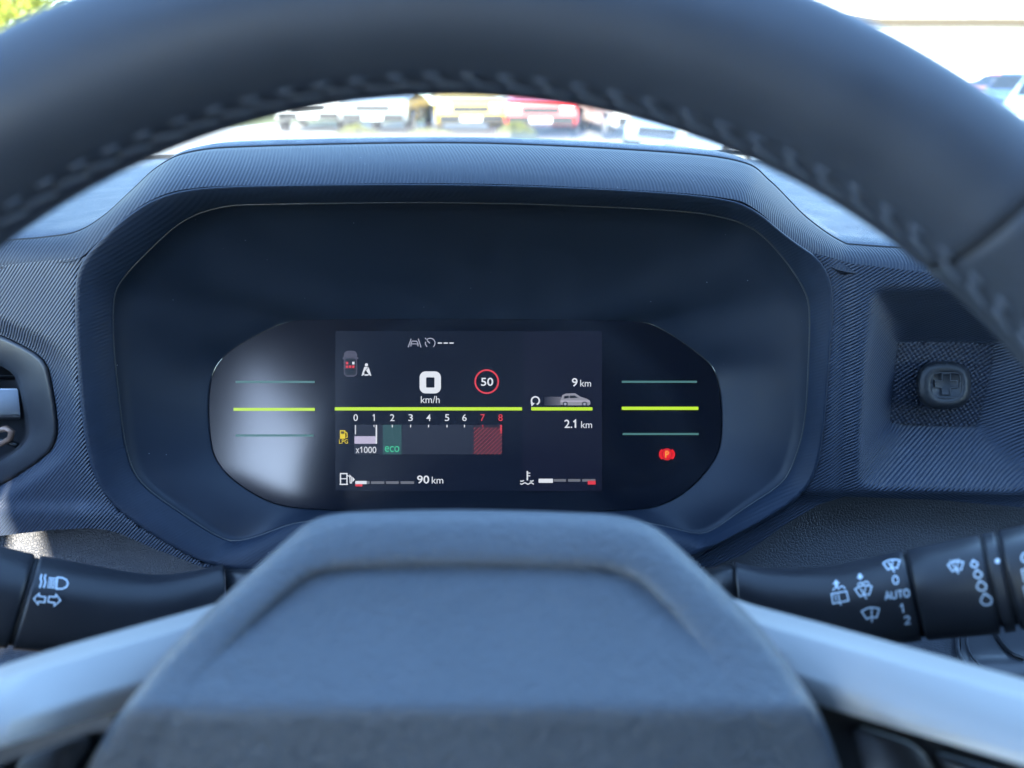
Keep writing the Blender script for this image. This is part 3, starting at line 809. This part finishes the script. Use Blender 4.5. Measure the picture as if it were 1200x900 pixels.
g = G(); T = wiper_fan(g, 1120.6, 665, .92, .95, 10, 1.5); g.line([T((3, -6.6)), T((0, 3))], 1.2)
for k in (-6, -1, 4): g.line([T((k-1.2, -9.6)), T((k+1.6, -8.6))], 1.1)
prt('rain_symbol', g)
for (x, y, r) in ((1141.8, 661.4, 3.9), (1146, 673.4, 4.6), (1150.4, 687.4, 5.6), (1156, 703.6, 6.6)):
    pts = [(x+r*math.cos(R_(a)), y+r*.84*math.sin(R_(a))) for a in range(-35, 216, 25)]+[(x-r*.35, y-r*1.25)]
    prt('drop_symbol', G().line(pts, 1.7, True))
prt('index_dot', G().disc(1169, 657.4, 3.0))
g = G().arc(1203, 652.6, 5.2, 0, 360, 1.8, 20, 6)
prt('setting_text', G().strokes('O', 1197, 648, 1208, 659, 1.7, 10), 'printed O at the stalk end')
g = G().line([(1197.5, 668), (1214, 665), (1217, 678), (1200.5, 681)], 1.8, True).line([(1205, 667), (1208, 682)], 1.5)
prt('rear_wiper_symbol', g)
prt('rear_wash_symbol', G().line([(1199.5, 688), (1214, 686), (1218, 698), (1203, 701)], 1.8, True))

# ------------------------------------------------------------------ steering wheel
WD = .158; WC = W(524, 1003, WD); RM = 988/FPX*WD; RR = 92/FPX*WD
wheel = thing('steering_wheel', 'dark leather steering wheel with stitched rim and silver spokes', 'steering wheel', WC)
def tor(th, ph, r=RR, R=RM):
    rad = RT*math.cos(th)+UP*math.sin(th)
    return WC+rad*(R+r*math.cos(ph))-FW*(r*math.sin(ph))
SEAM = [50.2, 129.8, 214, 326]
def arc_mesh(name, a0, a1, m):
    rows = []
    n = max(24, int((a1-a0)*1.2))
    ts = [0, .0015, .004, .008]+[.012+.976*i/n for i in range(n+1)]+[.992, .996, .9985, 1]
    for t in ts:
        a = R_(a0+(a1-a0)*t); e = min(t, 1-t)*(a1-a0)     # degrees from the sewn edge
        k = 1-.055*math.exp(-(e/.35)**2)+.012*math.exp(-((e-1.1)/.8)**2)
        ring = []
        for i in range(48):
            ph = 2*math.pi*i/48
            g_ = abs(((ph-2.89+math.pi) % (2*math.pi))-math.pi)      # groove under the stitches
            ring.append(tor(a, ph, RR*k*(1-.035*math.exp(-(g_/.07)**2))))
        rows.append(ring)
    return loft(name, rows, m, wheel, True)
lab(arc_mesh('rim_leather', 50.2, 129.8, M_rim), 'upper rim leather between the two radial seams')
arc_mesh('rim_leather', -34, 50.2, M_rim2); arc_mesh('rim_leather', 129.8, 214, M_rim2); arc_mesh('rim_leather', 214, 326, M_rim)
for s_ in SEAM[:2]:
    tube('radial_seam', [tor(R_(s_), 2*math.pi*i/48, RR*.955) for i in range(48)], .0006, M_seam, wheel, True, 6)
# braided stitches along the inner edge
def capsule_mesh(name, pts, r):
    bm = bmesh.new(); tube('', pts, [r*(.45 if i in (0, len(pts)-1) else 1) for i in range(len(pts))], None, None, seg=6, bm=bm)
    bmesh.ops.recalc_face_normals(bm, faces=bm.faces)
    me = bpy.data.meshes.new(name); bm.to_mesh(me); bm.free()
    me.polygons.foreach_set('use_smooth', [True]*len(me.polygons)); me.materials.append(M_thread); return me
a = 31.0; PITCH_ST = 2.66
def loc(th, ph, r): return tor(R_(th), ph, r)-wheel.location
th0 = 90.0
def stitch_mesh(kind):
    if kind == 0:   # long slanted dash on the inner side
        return capsule_mesh('stitch', [loc(th0+u*PITCH_ST*.47, 2.97-.06*u, RR*(1.0+.006*(1-u*u))) for u in (-1, -.6, -.2, .2, .6, 1)], .0006)
    if kind == 1:   # short dash above it
        return capsule_mesh('stitch', [loc(th0+PITCH_ST*(.5+.25*u), 2.78-.008*u, RR*(1.0+.008*(1-u*u))) for u in (-1, -.5, 0, .5, 1)], .00052)
    return capsule_mesh('stitch', [loc(th0+PITCH_ST*(.5+.16*u), 3.0-.10*u, RR*(.985+.012*(1-u*u))) for u in (-1, -.5, 0, .5, 1)], .0005)
kinds = [stitch_mesh(0), stitch_mesh(1), stitch_mesh(2)]
kinds = kinds[:2]
for k in range(42):
    th = a+k*PITCH_ST
    for me in kinds:
        o = bpy.data.objects.new('stitch', me); COL.objects.link(o); o.parent = wheel
        # turn about the wheel's own axis
        jit = R_(random.uniform(-.12, .12))
        o.matrix_local = Matrix.Rotation(-(R_(th-th0)+jit), 4, FW)
# hub pad
HC = (553, 800); NH = 240
HO = polar(chaikin([(100,905),(128,852),(170,796),(215,742),(280,683),(342,627),(360,612),(388,602),(430,599),(545,597),(690,601),(735,605),(768,617),(790,636),(838,681),(895,737),(930,786),(960,832),(988,905),(1010,1010),(960,1180),(553,1230),(140,1180),(80,1010)], 2), HC, NH)
HI = polar(chaikin([(165,905),(190,855),(232,790),(300,728),(352,683),(378,671),(420,667),(545,664),(700,668),(732,674),(758,690),(815,747),(868,812),(905,870),(925,905),(945,1010),(900,1120),(553,1160),(200,1120),(145,1010)], 2), HC, NH)
def hub_d(y):
    return .205 if y < 600 else .205-.041*min(1, (y-600)/232)+.010*max(0, min(1, (y-832)/250))
rows = []
for t, dz in ((0, .030), (0, .0055), (.03, .0026), (.1, .0004), (.25, -.0008), (.45, -.0011), (.7, -.0010), (.86, -.0002), (.94, .0010), (1.0, .0024)):
    rows.append([W(x, y, hub_d(y)+dz*(1 if t < .2 else 1-.9*sstep((y-690)/110))) for x, y in mix(HO, HI, t)])
def hub_in(x, y):
    r = math.hypot(x-HC[0], y-HC[1]); ri = polar_r(HI, HC, x, y)
    return hub_d(y)+(.0024-.0014*sstep((ri-r)/26))*(1-.9*sstep((y-690)/110))
loft('hub_pad_border', rows, M_hub, wheel, True)
patch('hub_pad', resample(HI, 12), hub_in, 12, M_hub, wheel)
# spokes
def spoke(pts_t, pts_m, pts_b, side):
    T_, M_, B_ = [W(*p) for p in pts_t], [W(*p) for p in pts_m], [W(*p) for p in pts_b]
    rows = []
    back = [p+FW*.02 for p in T_]
    n = 14
    def samp(l, t):
        f = t*(len(l)-1); i = min(int(f), len(l)-2); return l[i].lerp(l[i+1], f-i)
    for j in range(n+1):
        t = j/n; a_, b_, c_ = samp(T_, t), samp(M_, t), samp(B_, t)
        e1 = .05; row = [a_+FW*.02, a_+FW*.003, a_.lerp(b_, e1), a_.lerp(b_, .5)-FW*.0012, b_.lerp(a_, e1), b_.lerp(c_, .10), b_.lerp(c_, .5)-FW*.0005, c_.lerp(b_, .08), c_+FW*.002, c_+FW*.02]
        rows.append(row)
    return sharp(loft('spoke_trim', rows, M_silver, wheel), 18)
lab(spoke([(300,705,.212),(217,734,.198),(117,763,.184),(0,797,.171),(-330,905,.150)], [(300,765,.204),(170,800,.184),(90,822,.172),(0,847,.160),(-330,965,.142)], [(300,800,.206),(140,835,.1828),(70,857,.1704),(0,878,.1585),(-330,1000,.141)], -1), 'satin silver trim on the left spoke')
lab(spoke([(800,690,.212),(895,731,.198),(1010,763,.184),(1200,817,.169),(1420,880,.150)], [(800,745,.204),(945,796,.184),(1060,830,.171),(1200,870,.159),(1420,935,.142)], [(800,780,.206),(968,831,.1828),(1070,861,.1696),(1200,899,.1575),(1420,965,.141)], 1), 'satin silver trim on the right spoke')
# switch panels below the spokes
def d_sw(x, y): return .188-.00005*(y-850)
patch('switch_panel', [(140,815),(-330,965),(-330,1150),(160,1150)], d_sw, 30, M_gloss, wheel)
patch('switch_panel', [(940,805),(1420,950),(1420,1150),(930,1150)], d_sw, 30, M_gloss, wheel)
def key(name, pts):
    c = (sum(p[0] for p in pts)/len(pts), sum(p[1] for p in pts)/len(pts)); l = chaikin(resample(pts, 30), 2)
    rows = [[W(x, y, d_sw(x, y)) for x, y in shrink(l, 1.0, c)], [W(x, y, d_sw(x, y)-.003) for x, y in shrink(l, .99, c)], [W(x, y, d_sw(x, y)-.004) for x, y in shrink(l, .94, c)]]
    return loft(name, rows, M_stalk, wheel, True, cap=True)
key('switch_button', [(16,893),(96,862),(112,866),(84,905),(60,960),(20,960)]); key('switch_button', [(-20,905),(6,894),(10,960),(-20,960)])
key('switch_button', [(995,846),(1075,872),(1100,905),(1110,960),(1030,960),(1010,900)]); key('switch_button', [(1090,878),(1180,905),(1190,960),(1130,960),(1115,905)])

# ------------------------------------------------------------------ windscreen and cabin shell
M_glass = bpy.data.materials.new('clear_glass'); M_glass.use_nodes = True
gn = M_glass.node_tree; gn.nodes.clear()
out = gn.nodes.new('ShaderNodeOutputMaterial'); mx = gn.nodes.new('ShaderNodeMixShader'); tr = gn.nodes.new('ShaderNodeBsdfTransparent'); gl = gn.nodes.new('ShaderNodeBsdfGlossy'); fr = gn.nodes.new('ShaderNodeLayerWeight')
tr.inputs[0].default_value = (.93, .97, .96, 1); gl.inputs['Roughness'].default_value = .01; fr.inputs[0].default_value = .5
pw = gn.nodes.new('ShaderNodeMath'); pw.operation = 'POWER'; pw.inputs[1].default_value = 5.0
gn.links.new(fr.outputs['Facing'], pw.inputs[0])
ml = gn.nodes.new('ShaderNodeMath'); ml.operation = 'MULTIPLY_ADD'; ml.inputs[1].default_value = .6; ml.inputs[2].default_value = .02
gn.links.new(pw.outputs[0], ml.inputs[0]); gn.links.new(ml.outputs[0], mx.inputs[0]); gn.links.new(tr.outputs[0], mx.inputs[1]); gn.links.new(gl.outputs[0], mx.inputs[2]); gn.links.new(mx.outputs[0], out.inputs[0])
scr_t = thing('windscreen', 'clear car windscreen sloping up beyond the dashboard', 'windscreen', (0, YB+.02, ZB))
HY, HZ = -.20, CAM.z+.43
def wsp(u, v, off=0):
    x = .18+(u-.5)*2*(.70*(1-v)+.60*v); bow = .09*(1-abs(2*u-1)**2)
    return Vector((x, YB+.03+bow*(1-v*.6)+(HY-YB-.03)*v, ZB-.012+off+(HZ-ZB+.012)*v+.03*math.sin(math.pi*v)))
rows = [[wsp(i/24, j/12) for i in range(25)] for j in range(13)]
rows2 = [[wsp(i/24, j/12, .005) for i in range(25)] for j in range(13)]
n = 25; v = [p for r in rows for p in r]+[p for r in rows2 for p in r]; f = []; o_ = 13*25
for j in range(12):
    for i in range(24):
        a_ = j*n+i; f.append((a_, a_+1, a_+n+1, a_+n)); f.append((o_+a_, o_+a_+n, o_+a_+n+1, o_+a_+1))
for i in range(24): f.append((i, o_+i, o_+i+1, i+1)); q = 12*n+i; f.append((q, q+1, o_+q+1, o_+q))
mesh('pane', v, f, M_glass, scr_t)
M_frit = mat('black_frit', (.012, .013, .016), .4)
frit = [[wsp(i/24, .0, .006)+Vector((0, -.004, 0)) for i in range(25)], [wsp(i/24, .010, .006)+Vector((0, -.004, 0)) for i in range(25)]]
loft('frit_band', frit, M_frit, scr_t)

cab = tag(bpy.data.objects.new('car_cabin', None), 'unseen car cabin shell around the driver with roof, doors and window openings', None, None, 'structure'); COL.objects.link(cab); cab.location = (0, -.5, .3)  # out of view; openings and panels set to shape shade and display reflections
M_liner = mat('roof_liner', (.10, .10, .11), .9); M_trim = mat('cabin_trim', (.05, .053, .06), .7); M_seat = mat('seat_cloth', (.16, .155, .15), .9)
def cbox(name, lo, hi, m, bev=.01):
    bm = bmesh.new(); box(bm, lo, hi, bev); return from_bm(name, bm, m, cab, False)
Z = CAM.z
LX = -.50; RX = .86
cbox('roof', (LX-.02, -2.3, Z+.42), (RX+.02, HY+.02, Z+.47), M_liner)
for x, nm in ((LX, 'door_panel'), (RX, 'door_panel')):
    cbox(nm, (x-.04, -2.3, Z-.95), (x+.04, YB, Z-.14), M_trim)
    cbox('roof_rail', (x-.04, -2.3, Z+.36), (x+.05 if x < 0 else x+.04, HY, Z+.42), M_liner)
    cbox('door_pillar', (x-.04, -.42, Z-.14), (x+.04, -.14, Z+.36), M_trim)
    cbox('rear_side_blank', (x-.04, -2.3, Z-.14), (x+.04, -1.25 if x < 0 else -.36, Z+.36), M_trim)  # solid block; on the right it closes the rear window to cut light
    # windscreen pillar
    bm = bmesh.new(); s_ = -1 if x < 0 else 1
    p0, p1 = wsp(0 if x < 0 else 1, 0), wsp(0 if x < 0 else 1, 1)
    tube('', [p0, p0.lerp(p1, .5)+Vector((0, 0, .03)), p1], .035, None, None, bm=bm, seg=10); from_bm('windscreen_pillar', bm, M_trim, cab)
cbox('tailgate', (LX-.02, -2.35, Z-.95), (RX+.02, -2.3, Z+.42), M_trim)  # windowless up to the roof, added height keeps rear light off the display
cbox('cabin_floor', (LX, -2.3, Z-.95), (RX, .75, Z-.90), M_trim)
cbox('bulkhead', (LX, .72, Z-.95), (RX, .78, Z-.10), M_trim)
for x in (0.0, .40):
    xs = x if x == 0 else .56
    cbox('seat_back', (xs-.24, -.62, Z-.85), (xs+.24, -.46, Z+.10), M_seat, .05); cbox('head_rest', (xs-.13, -.60, Z+.10), (xs+.13, -.50, Z+.30), M_seat, .04)
    cbox('seat_base', (xs-.25, -.50, Z-.86), (xs+.25, -.02, Z-.70), M_seat, .05)

# ------------------------------------------------------------------ outside
M_ground = mat('pale_gravel', (.36, .34, .31), .9)
mottle(M_ground, (.36, .34, .31), .25, 1.2)
def sheet(name, x0, y0, x1, y1, z, m, label=None):
    o = mesh(name, [(x0, y0, z), (x1, y0, z), (x1, y1, z), (x0, y1, z)], [(0, 1, 2, 3)], m, None, False)
    tag(o, label, None, None, 'structure'); return o
sheet('ground', -400, -400, 400, 900, 0, M_ground, 'pale sunlit car park surface')
M_grass = mat('dry_grass', (.10, .10, .012), .9); mottle(M_grass, (.10, .10, .012), .5, 3)
sheet('grass_verge', -40, 26, 6, 60, .004, M_grass, 'sunlit yellow-green grass beyond the car park')
sheet('grass_strip', -6.5, 19.2, -1.2, 19.9, .004, M_grass, 'narrow dry grass strip before the parked cars')
M_tyre = mat('tyre', (.02, .02, .022), .8); M_alloy = mat('alloy', (.5, .5, .52), .3, .5, .8); M_carglass = mat('car_glass', (.02, .025, .03), .05, .8); M_lamp = mat('lamp_lens', (.7, .7, .72), .1); M_tail = mat('tail_lens', (.5, .01, .01), .2)
def car(x, y, rz, col, label, rear=False):
    t = thing('parked_car', label, 'car', (0, 0, 0), 'cars parked in front of the car park verge')
    m = mat('car_paint', col, .25, .5, .0, .8)
    prof = [(-2.15, .45), (-2.12, .80), (-1.95, .98), (-1.0, 1.06), (-.30, 1.50), (.10, 1.56), (1.25, 1.54), (1.85, 1.15), (2.12, 1.02), (2.18, .50), (2.05, .28), (-2.0, .28)]
    prof = chaikin(prof, 1)
    hw = lambda z: .88 if z < 1.0 else .88-.22*(z-1.0)/.56
    n = len(prof)
    v = [Vector((-hw(z), px_, z)) for px_, z in prof]+[Vector((hw(z), px_, z)) for px_, z in prof]
    f = [(i, (i+1) % n, n+(i+1) % n, n+i) for i in range(n)]+[tuple(reversed(range(n))), tuple(range(n, 2*n))]
    bm = bmesh.new(); vs = [bm.verts.new(p) for p in v]
    for q in f: bm.faces.new([vs[i] for i in q])
    bmesh.ops.recalc_face_normals(bm, faces=bm.faces)
    bmesh.ops.bevel(bm, geom=[e for e in bm.edges if e.calc_face_angle(0) > 1.0], offset=.05, segments=2, affect='EDGES')
    body = from_bm('body', bm, m, t, False)
    def quad(name, pts, mm, par=t):
        bm = bmesh.new(); a_ = [bm.verts.new(Vector(p)) for p in pts]; fc = bm.faces.new(a_)
        r = bmesh.ops.extrude_face_region(bm, geom=[fc]); c = sum((Vector(p) for p in pts), Vector())/len(pts); nrm = fc.normal.copy() if fc.normal.length else Vector((0, 0, 1))
        bm.normal_update(); nrm = fc.normal; d_ = nrm if nrm.dot(c-Vector((0, 0, .8))) > 0 else -nrm
        for q in r['geom']:
            if isinstance(q, bmesh.types.BMVert): q.co += d_*.02
        return from_bm(name, bm, mm, par, False)
    quad('windscreen', [(-.74, -.93, 1.11), (.74, -.93, 1.11), (.66, -.38, 1.46), (-.66, -.38, 1.46)], M_carglass)
    quad('rear_window', [(-.66, 1.42, 1.47), (.66, 1.42, 1.47), (.74, 1.78, 1.22), (-.74, 1.78, 1.22)], M_carglass)
    for s_ in (-1, 1):
        for y0, y1 in ((-.62, .30), (.36, 1.20)):
            quad('side_window', [(s_*.865, y0, 1.05), (s_*.865, y1, 1.05), (s_*.70, min(y1, 1.1), 1.46), (s_*.70, max(y0+.5*(y0 < 0), -.2 if y0 < 0 else y0), 1.46)], M_carglass)
        quad('headlight', [(s_*.50, -2.13, .68), (s_*.80, -2.10, .70), (s_*.82, -2.06, .84), (s_*.50, -2.10, .82)], M_lamp)
        quad('tail_light', [(s_*.58, 2.17, .80), (s_*.84, 2.14, .80), (s_*.84, 2.10, 1.0), (s_*.60, 2.13, .98)], M_tail)
        for yy in (-1.35, 1.35):
            bm = bmesh.new(); bmesh.ops.create_cone(bm, cap_ends=True, segments=20, radius1=.33, radius2=.33, depth=.22, matrix=Matrix.Translation((s_*.80, yy, .33)) @ Matrix.Rotation(math.pi/2, 4, 'Y'))
            wl = from_bm('wheel', bm, M_tyre, t, False)
            bm = bmesh.new(); bmesh.ops.create_cone(bm, cap_ends=True, segments=16, radius1=.22, radius2=.20, depth=.03, matrix=Matrix.Translation((s_*.92, yy, .33)) @ Matrix.Rotation(math.pi/2*s_, 4, 'Y'))
            from_bm('rim', bm, M_alloy, wl, False)
    quad('grille', [(-.46, -2.15, .60), (.46, -2.15, .60), (.46, -2.14, .76), (-.46, -2.14, .76)], M_tyre)
    quad('number_plate', [(-.26, -2.19, .40), (.26, -2.19, .40), (.26, -2.19, .51), (-.26, -2.19, .51)], M_lamp)
    quad('bumper', [(-.80, -2.17, .35), (.80, -2.17, .35), (.80, -2.17, .55), (-.80, -2.17, .55)], M_tyre)
    t.location = (x, y, 0); t.rotation_euler.z = rz
    return t
def gx(px, py):   # ground point seen at a photo pixel
    r = ray(px, py); k = -CAM.z/r.z; return CAM+r*k
car(-5.6, 24.0, R_(4), (.60, .60, .60), 'white parked car, leftmost of the row seen under the rim')
car(-3.4, 23.2, R_(-5), (.22, .25, .28), 'dark grey parked car right of the leftmost white one')
car(-1.25, 22.6, R_(6), (.55, .36, .04), 'yellow parked car between the dark grey and the red one')
car(.85, 22.0, R_(-4), (.62, .03, .02), 'red parked car in the middle of the row')
car(2.2, 25.8, R_(-3), (.70, .22, .02), 'orange parked car set back behind the red and white ones')
car(3.0, 21.6, R_(8), (.78, .78, .78), 'pearl white parked car right of the red one')
car(4.1, 13.4, R_(-62), (.30, .40, .56), 'light blue parked car, nearest of all and side on')
car(13.1, 21.0, R_(-40), (.03, .05, .12), 'dark blue parked car near the white wall')
car(14.6, 24.2, R_(-70), (.5, .03, .03), 'red parked car behind the dark blue one')
car(10.2, 15.2, R_(-35), (.35, .48, .58), 'pale blue parked car in front of the dark blue one')
M_wall = mat('white_render', (.80, .78, .74), .8); mottle(M_wall, (.80, .78, .74), .06, 2)
bld = thing('white_building', 'long white low building with a thin brown ledge and pilaster', 'building', (20, 34, 0))
def pbox(name, lo, hi, m, par, bev=.01):
    bm = bmesh.new(); box(bm, lo, hi, bev); return from_bm(name, bm, m, par, False)
pbox('wall', (9, 34, 0), (60, 44, 5.5), M_wall, bld)
M_brown = mat('brown_ledge', (.05, .036, .02), .7)
pbox('ledge', (9.0, 33.6, 3.22), (60, 33.995, 3.52), M_brown, bld); pbox('pilaster', (20.5, 33.8, 0), (20.85, 33.995, 3.215), M_wall, bld)
pbox('bracket', (20.45, 33.70, 2.72), (20.9, 33.79, 3.21), M_brown, bld)
M_leaf = mat('sunlit_leaf', (.24, .25, .02), .6); P(M_leaf).inputs['Transmission Weight'].default_value = 0
M_bark = mat('bark', (.12, .09, .06), .9)
def tree(x, y, h, r, label):
    t = thing('leafy_tree', label, 'tree', (x, y, 0), 'trees beyond the car park')
    tube('trunk', [Vector((x, y, -.05)), Vector((x+.1, y, h*.3)), Vector((x-.05, y+.1, h*.6)), Vector((x, y, h*.85))], [.22, .17, .11, .04], M_bark, t)
    bm = bmesh.new()
    cl = [(Vector((random.uniform(-1, 1), random.uniform(-1, 1), random.uniform(-.55, .9)))*r*.62, r*random.uniform(.3, .5)) for _ in range(16)]
    for c, q in cl:
        for _ in range(230):
            d_ = Vector((random.gauss(0, 1), random.gauss(0, 1), random.gauss(0, 1))).normalized()*q*random.uniform(.55, 1.1)
            p = Vector((x, y, h*.68))+c+d_; s_ = random.uniform(.07, .13)
            u = Vector((random.gauss(0, 1), random.gauss(0, 1), random.gauss(0, 1))).normalized(); v_ = u.orthogonal().normalized()
            bm.faces.new([bm.verts.new(p+u*s_), bm.verts.new(p+v_*s_*.6), bm.verts.new(p-u*s_), bm.verts.new(p-v_*s_*.6)])
    me = bpy.data.meshes.new('crown'); bm.to_mesh(me); bm.free(); link('crown', me, M_leaf, t, False)
tree(-14.6, 26, 5.5, 2.4, 'sunlit yellow-green tree at the top left corner, nearer of the two')
tree(-19.0, 30, 6.0, 2.6, 'sunlit yellow-green tree farther left behind the near one')

def shrub(x, y, w_, h, label):
    t = thing('low_shrub', label, 'shrub', (x, y, 0), 'low shrubs edging the car park')
    bm = bmesh.new()
    for _ in range(900):
        a_ = random.uniform(0, 6.283); rr = math.sqrt(random.random())*w_; z = h*random.uniform(.1, 1)*(1-.6*(rr/w_)**2)
        p = Vector((x+rr*math.cos(a_), y+rr*.5*math.sin(a_), z)); s_ = random.uniform(.03, .06)
        u = Vector((random.gauss(0, 1), random.gauss(0, 1), random.gauss(0, 1))).normalized(); v_ = u.orthogonal().normalized()
        bm.faces.new([bm.verts.new(p+u*s_), bm.verts.new(p+v_*s_*.6), bm.verts.new(p-u*s_), bm.verts.new(p-v_*s_*.6)])
    me = bpy.data.meshes.new('foliage'); bm.to_mesh(me); bm.free(); link('foliage', me, M_grass, t, False)
    tube('stem', [Vector((x, y, -.02)), Vector((x+.03, y, h*.7))], [.03, .012], M_bark, t)
shrub(-3.6, 18.9, .55, .42, 'low yellow-green shrub before the dark grey car')
shrub(-1.9, 18.5, .75, .36, 'low wide yellow-green shrub before the yellow car')
shrub(.1, 19.4, .5, .45, 'low yellow-green shrub before the red car')
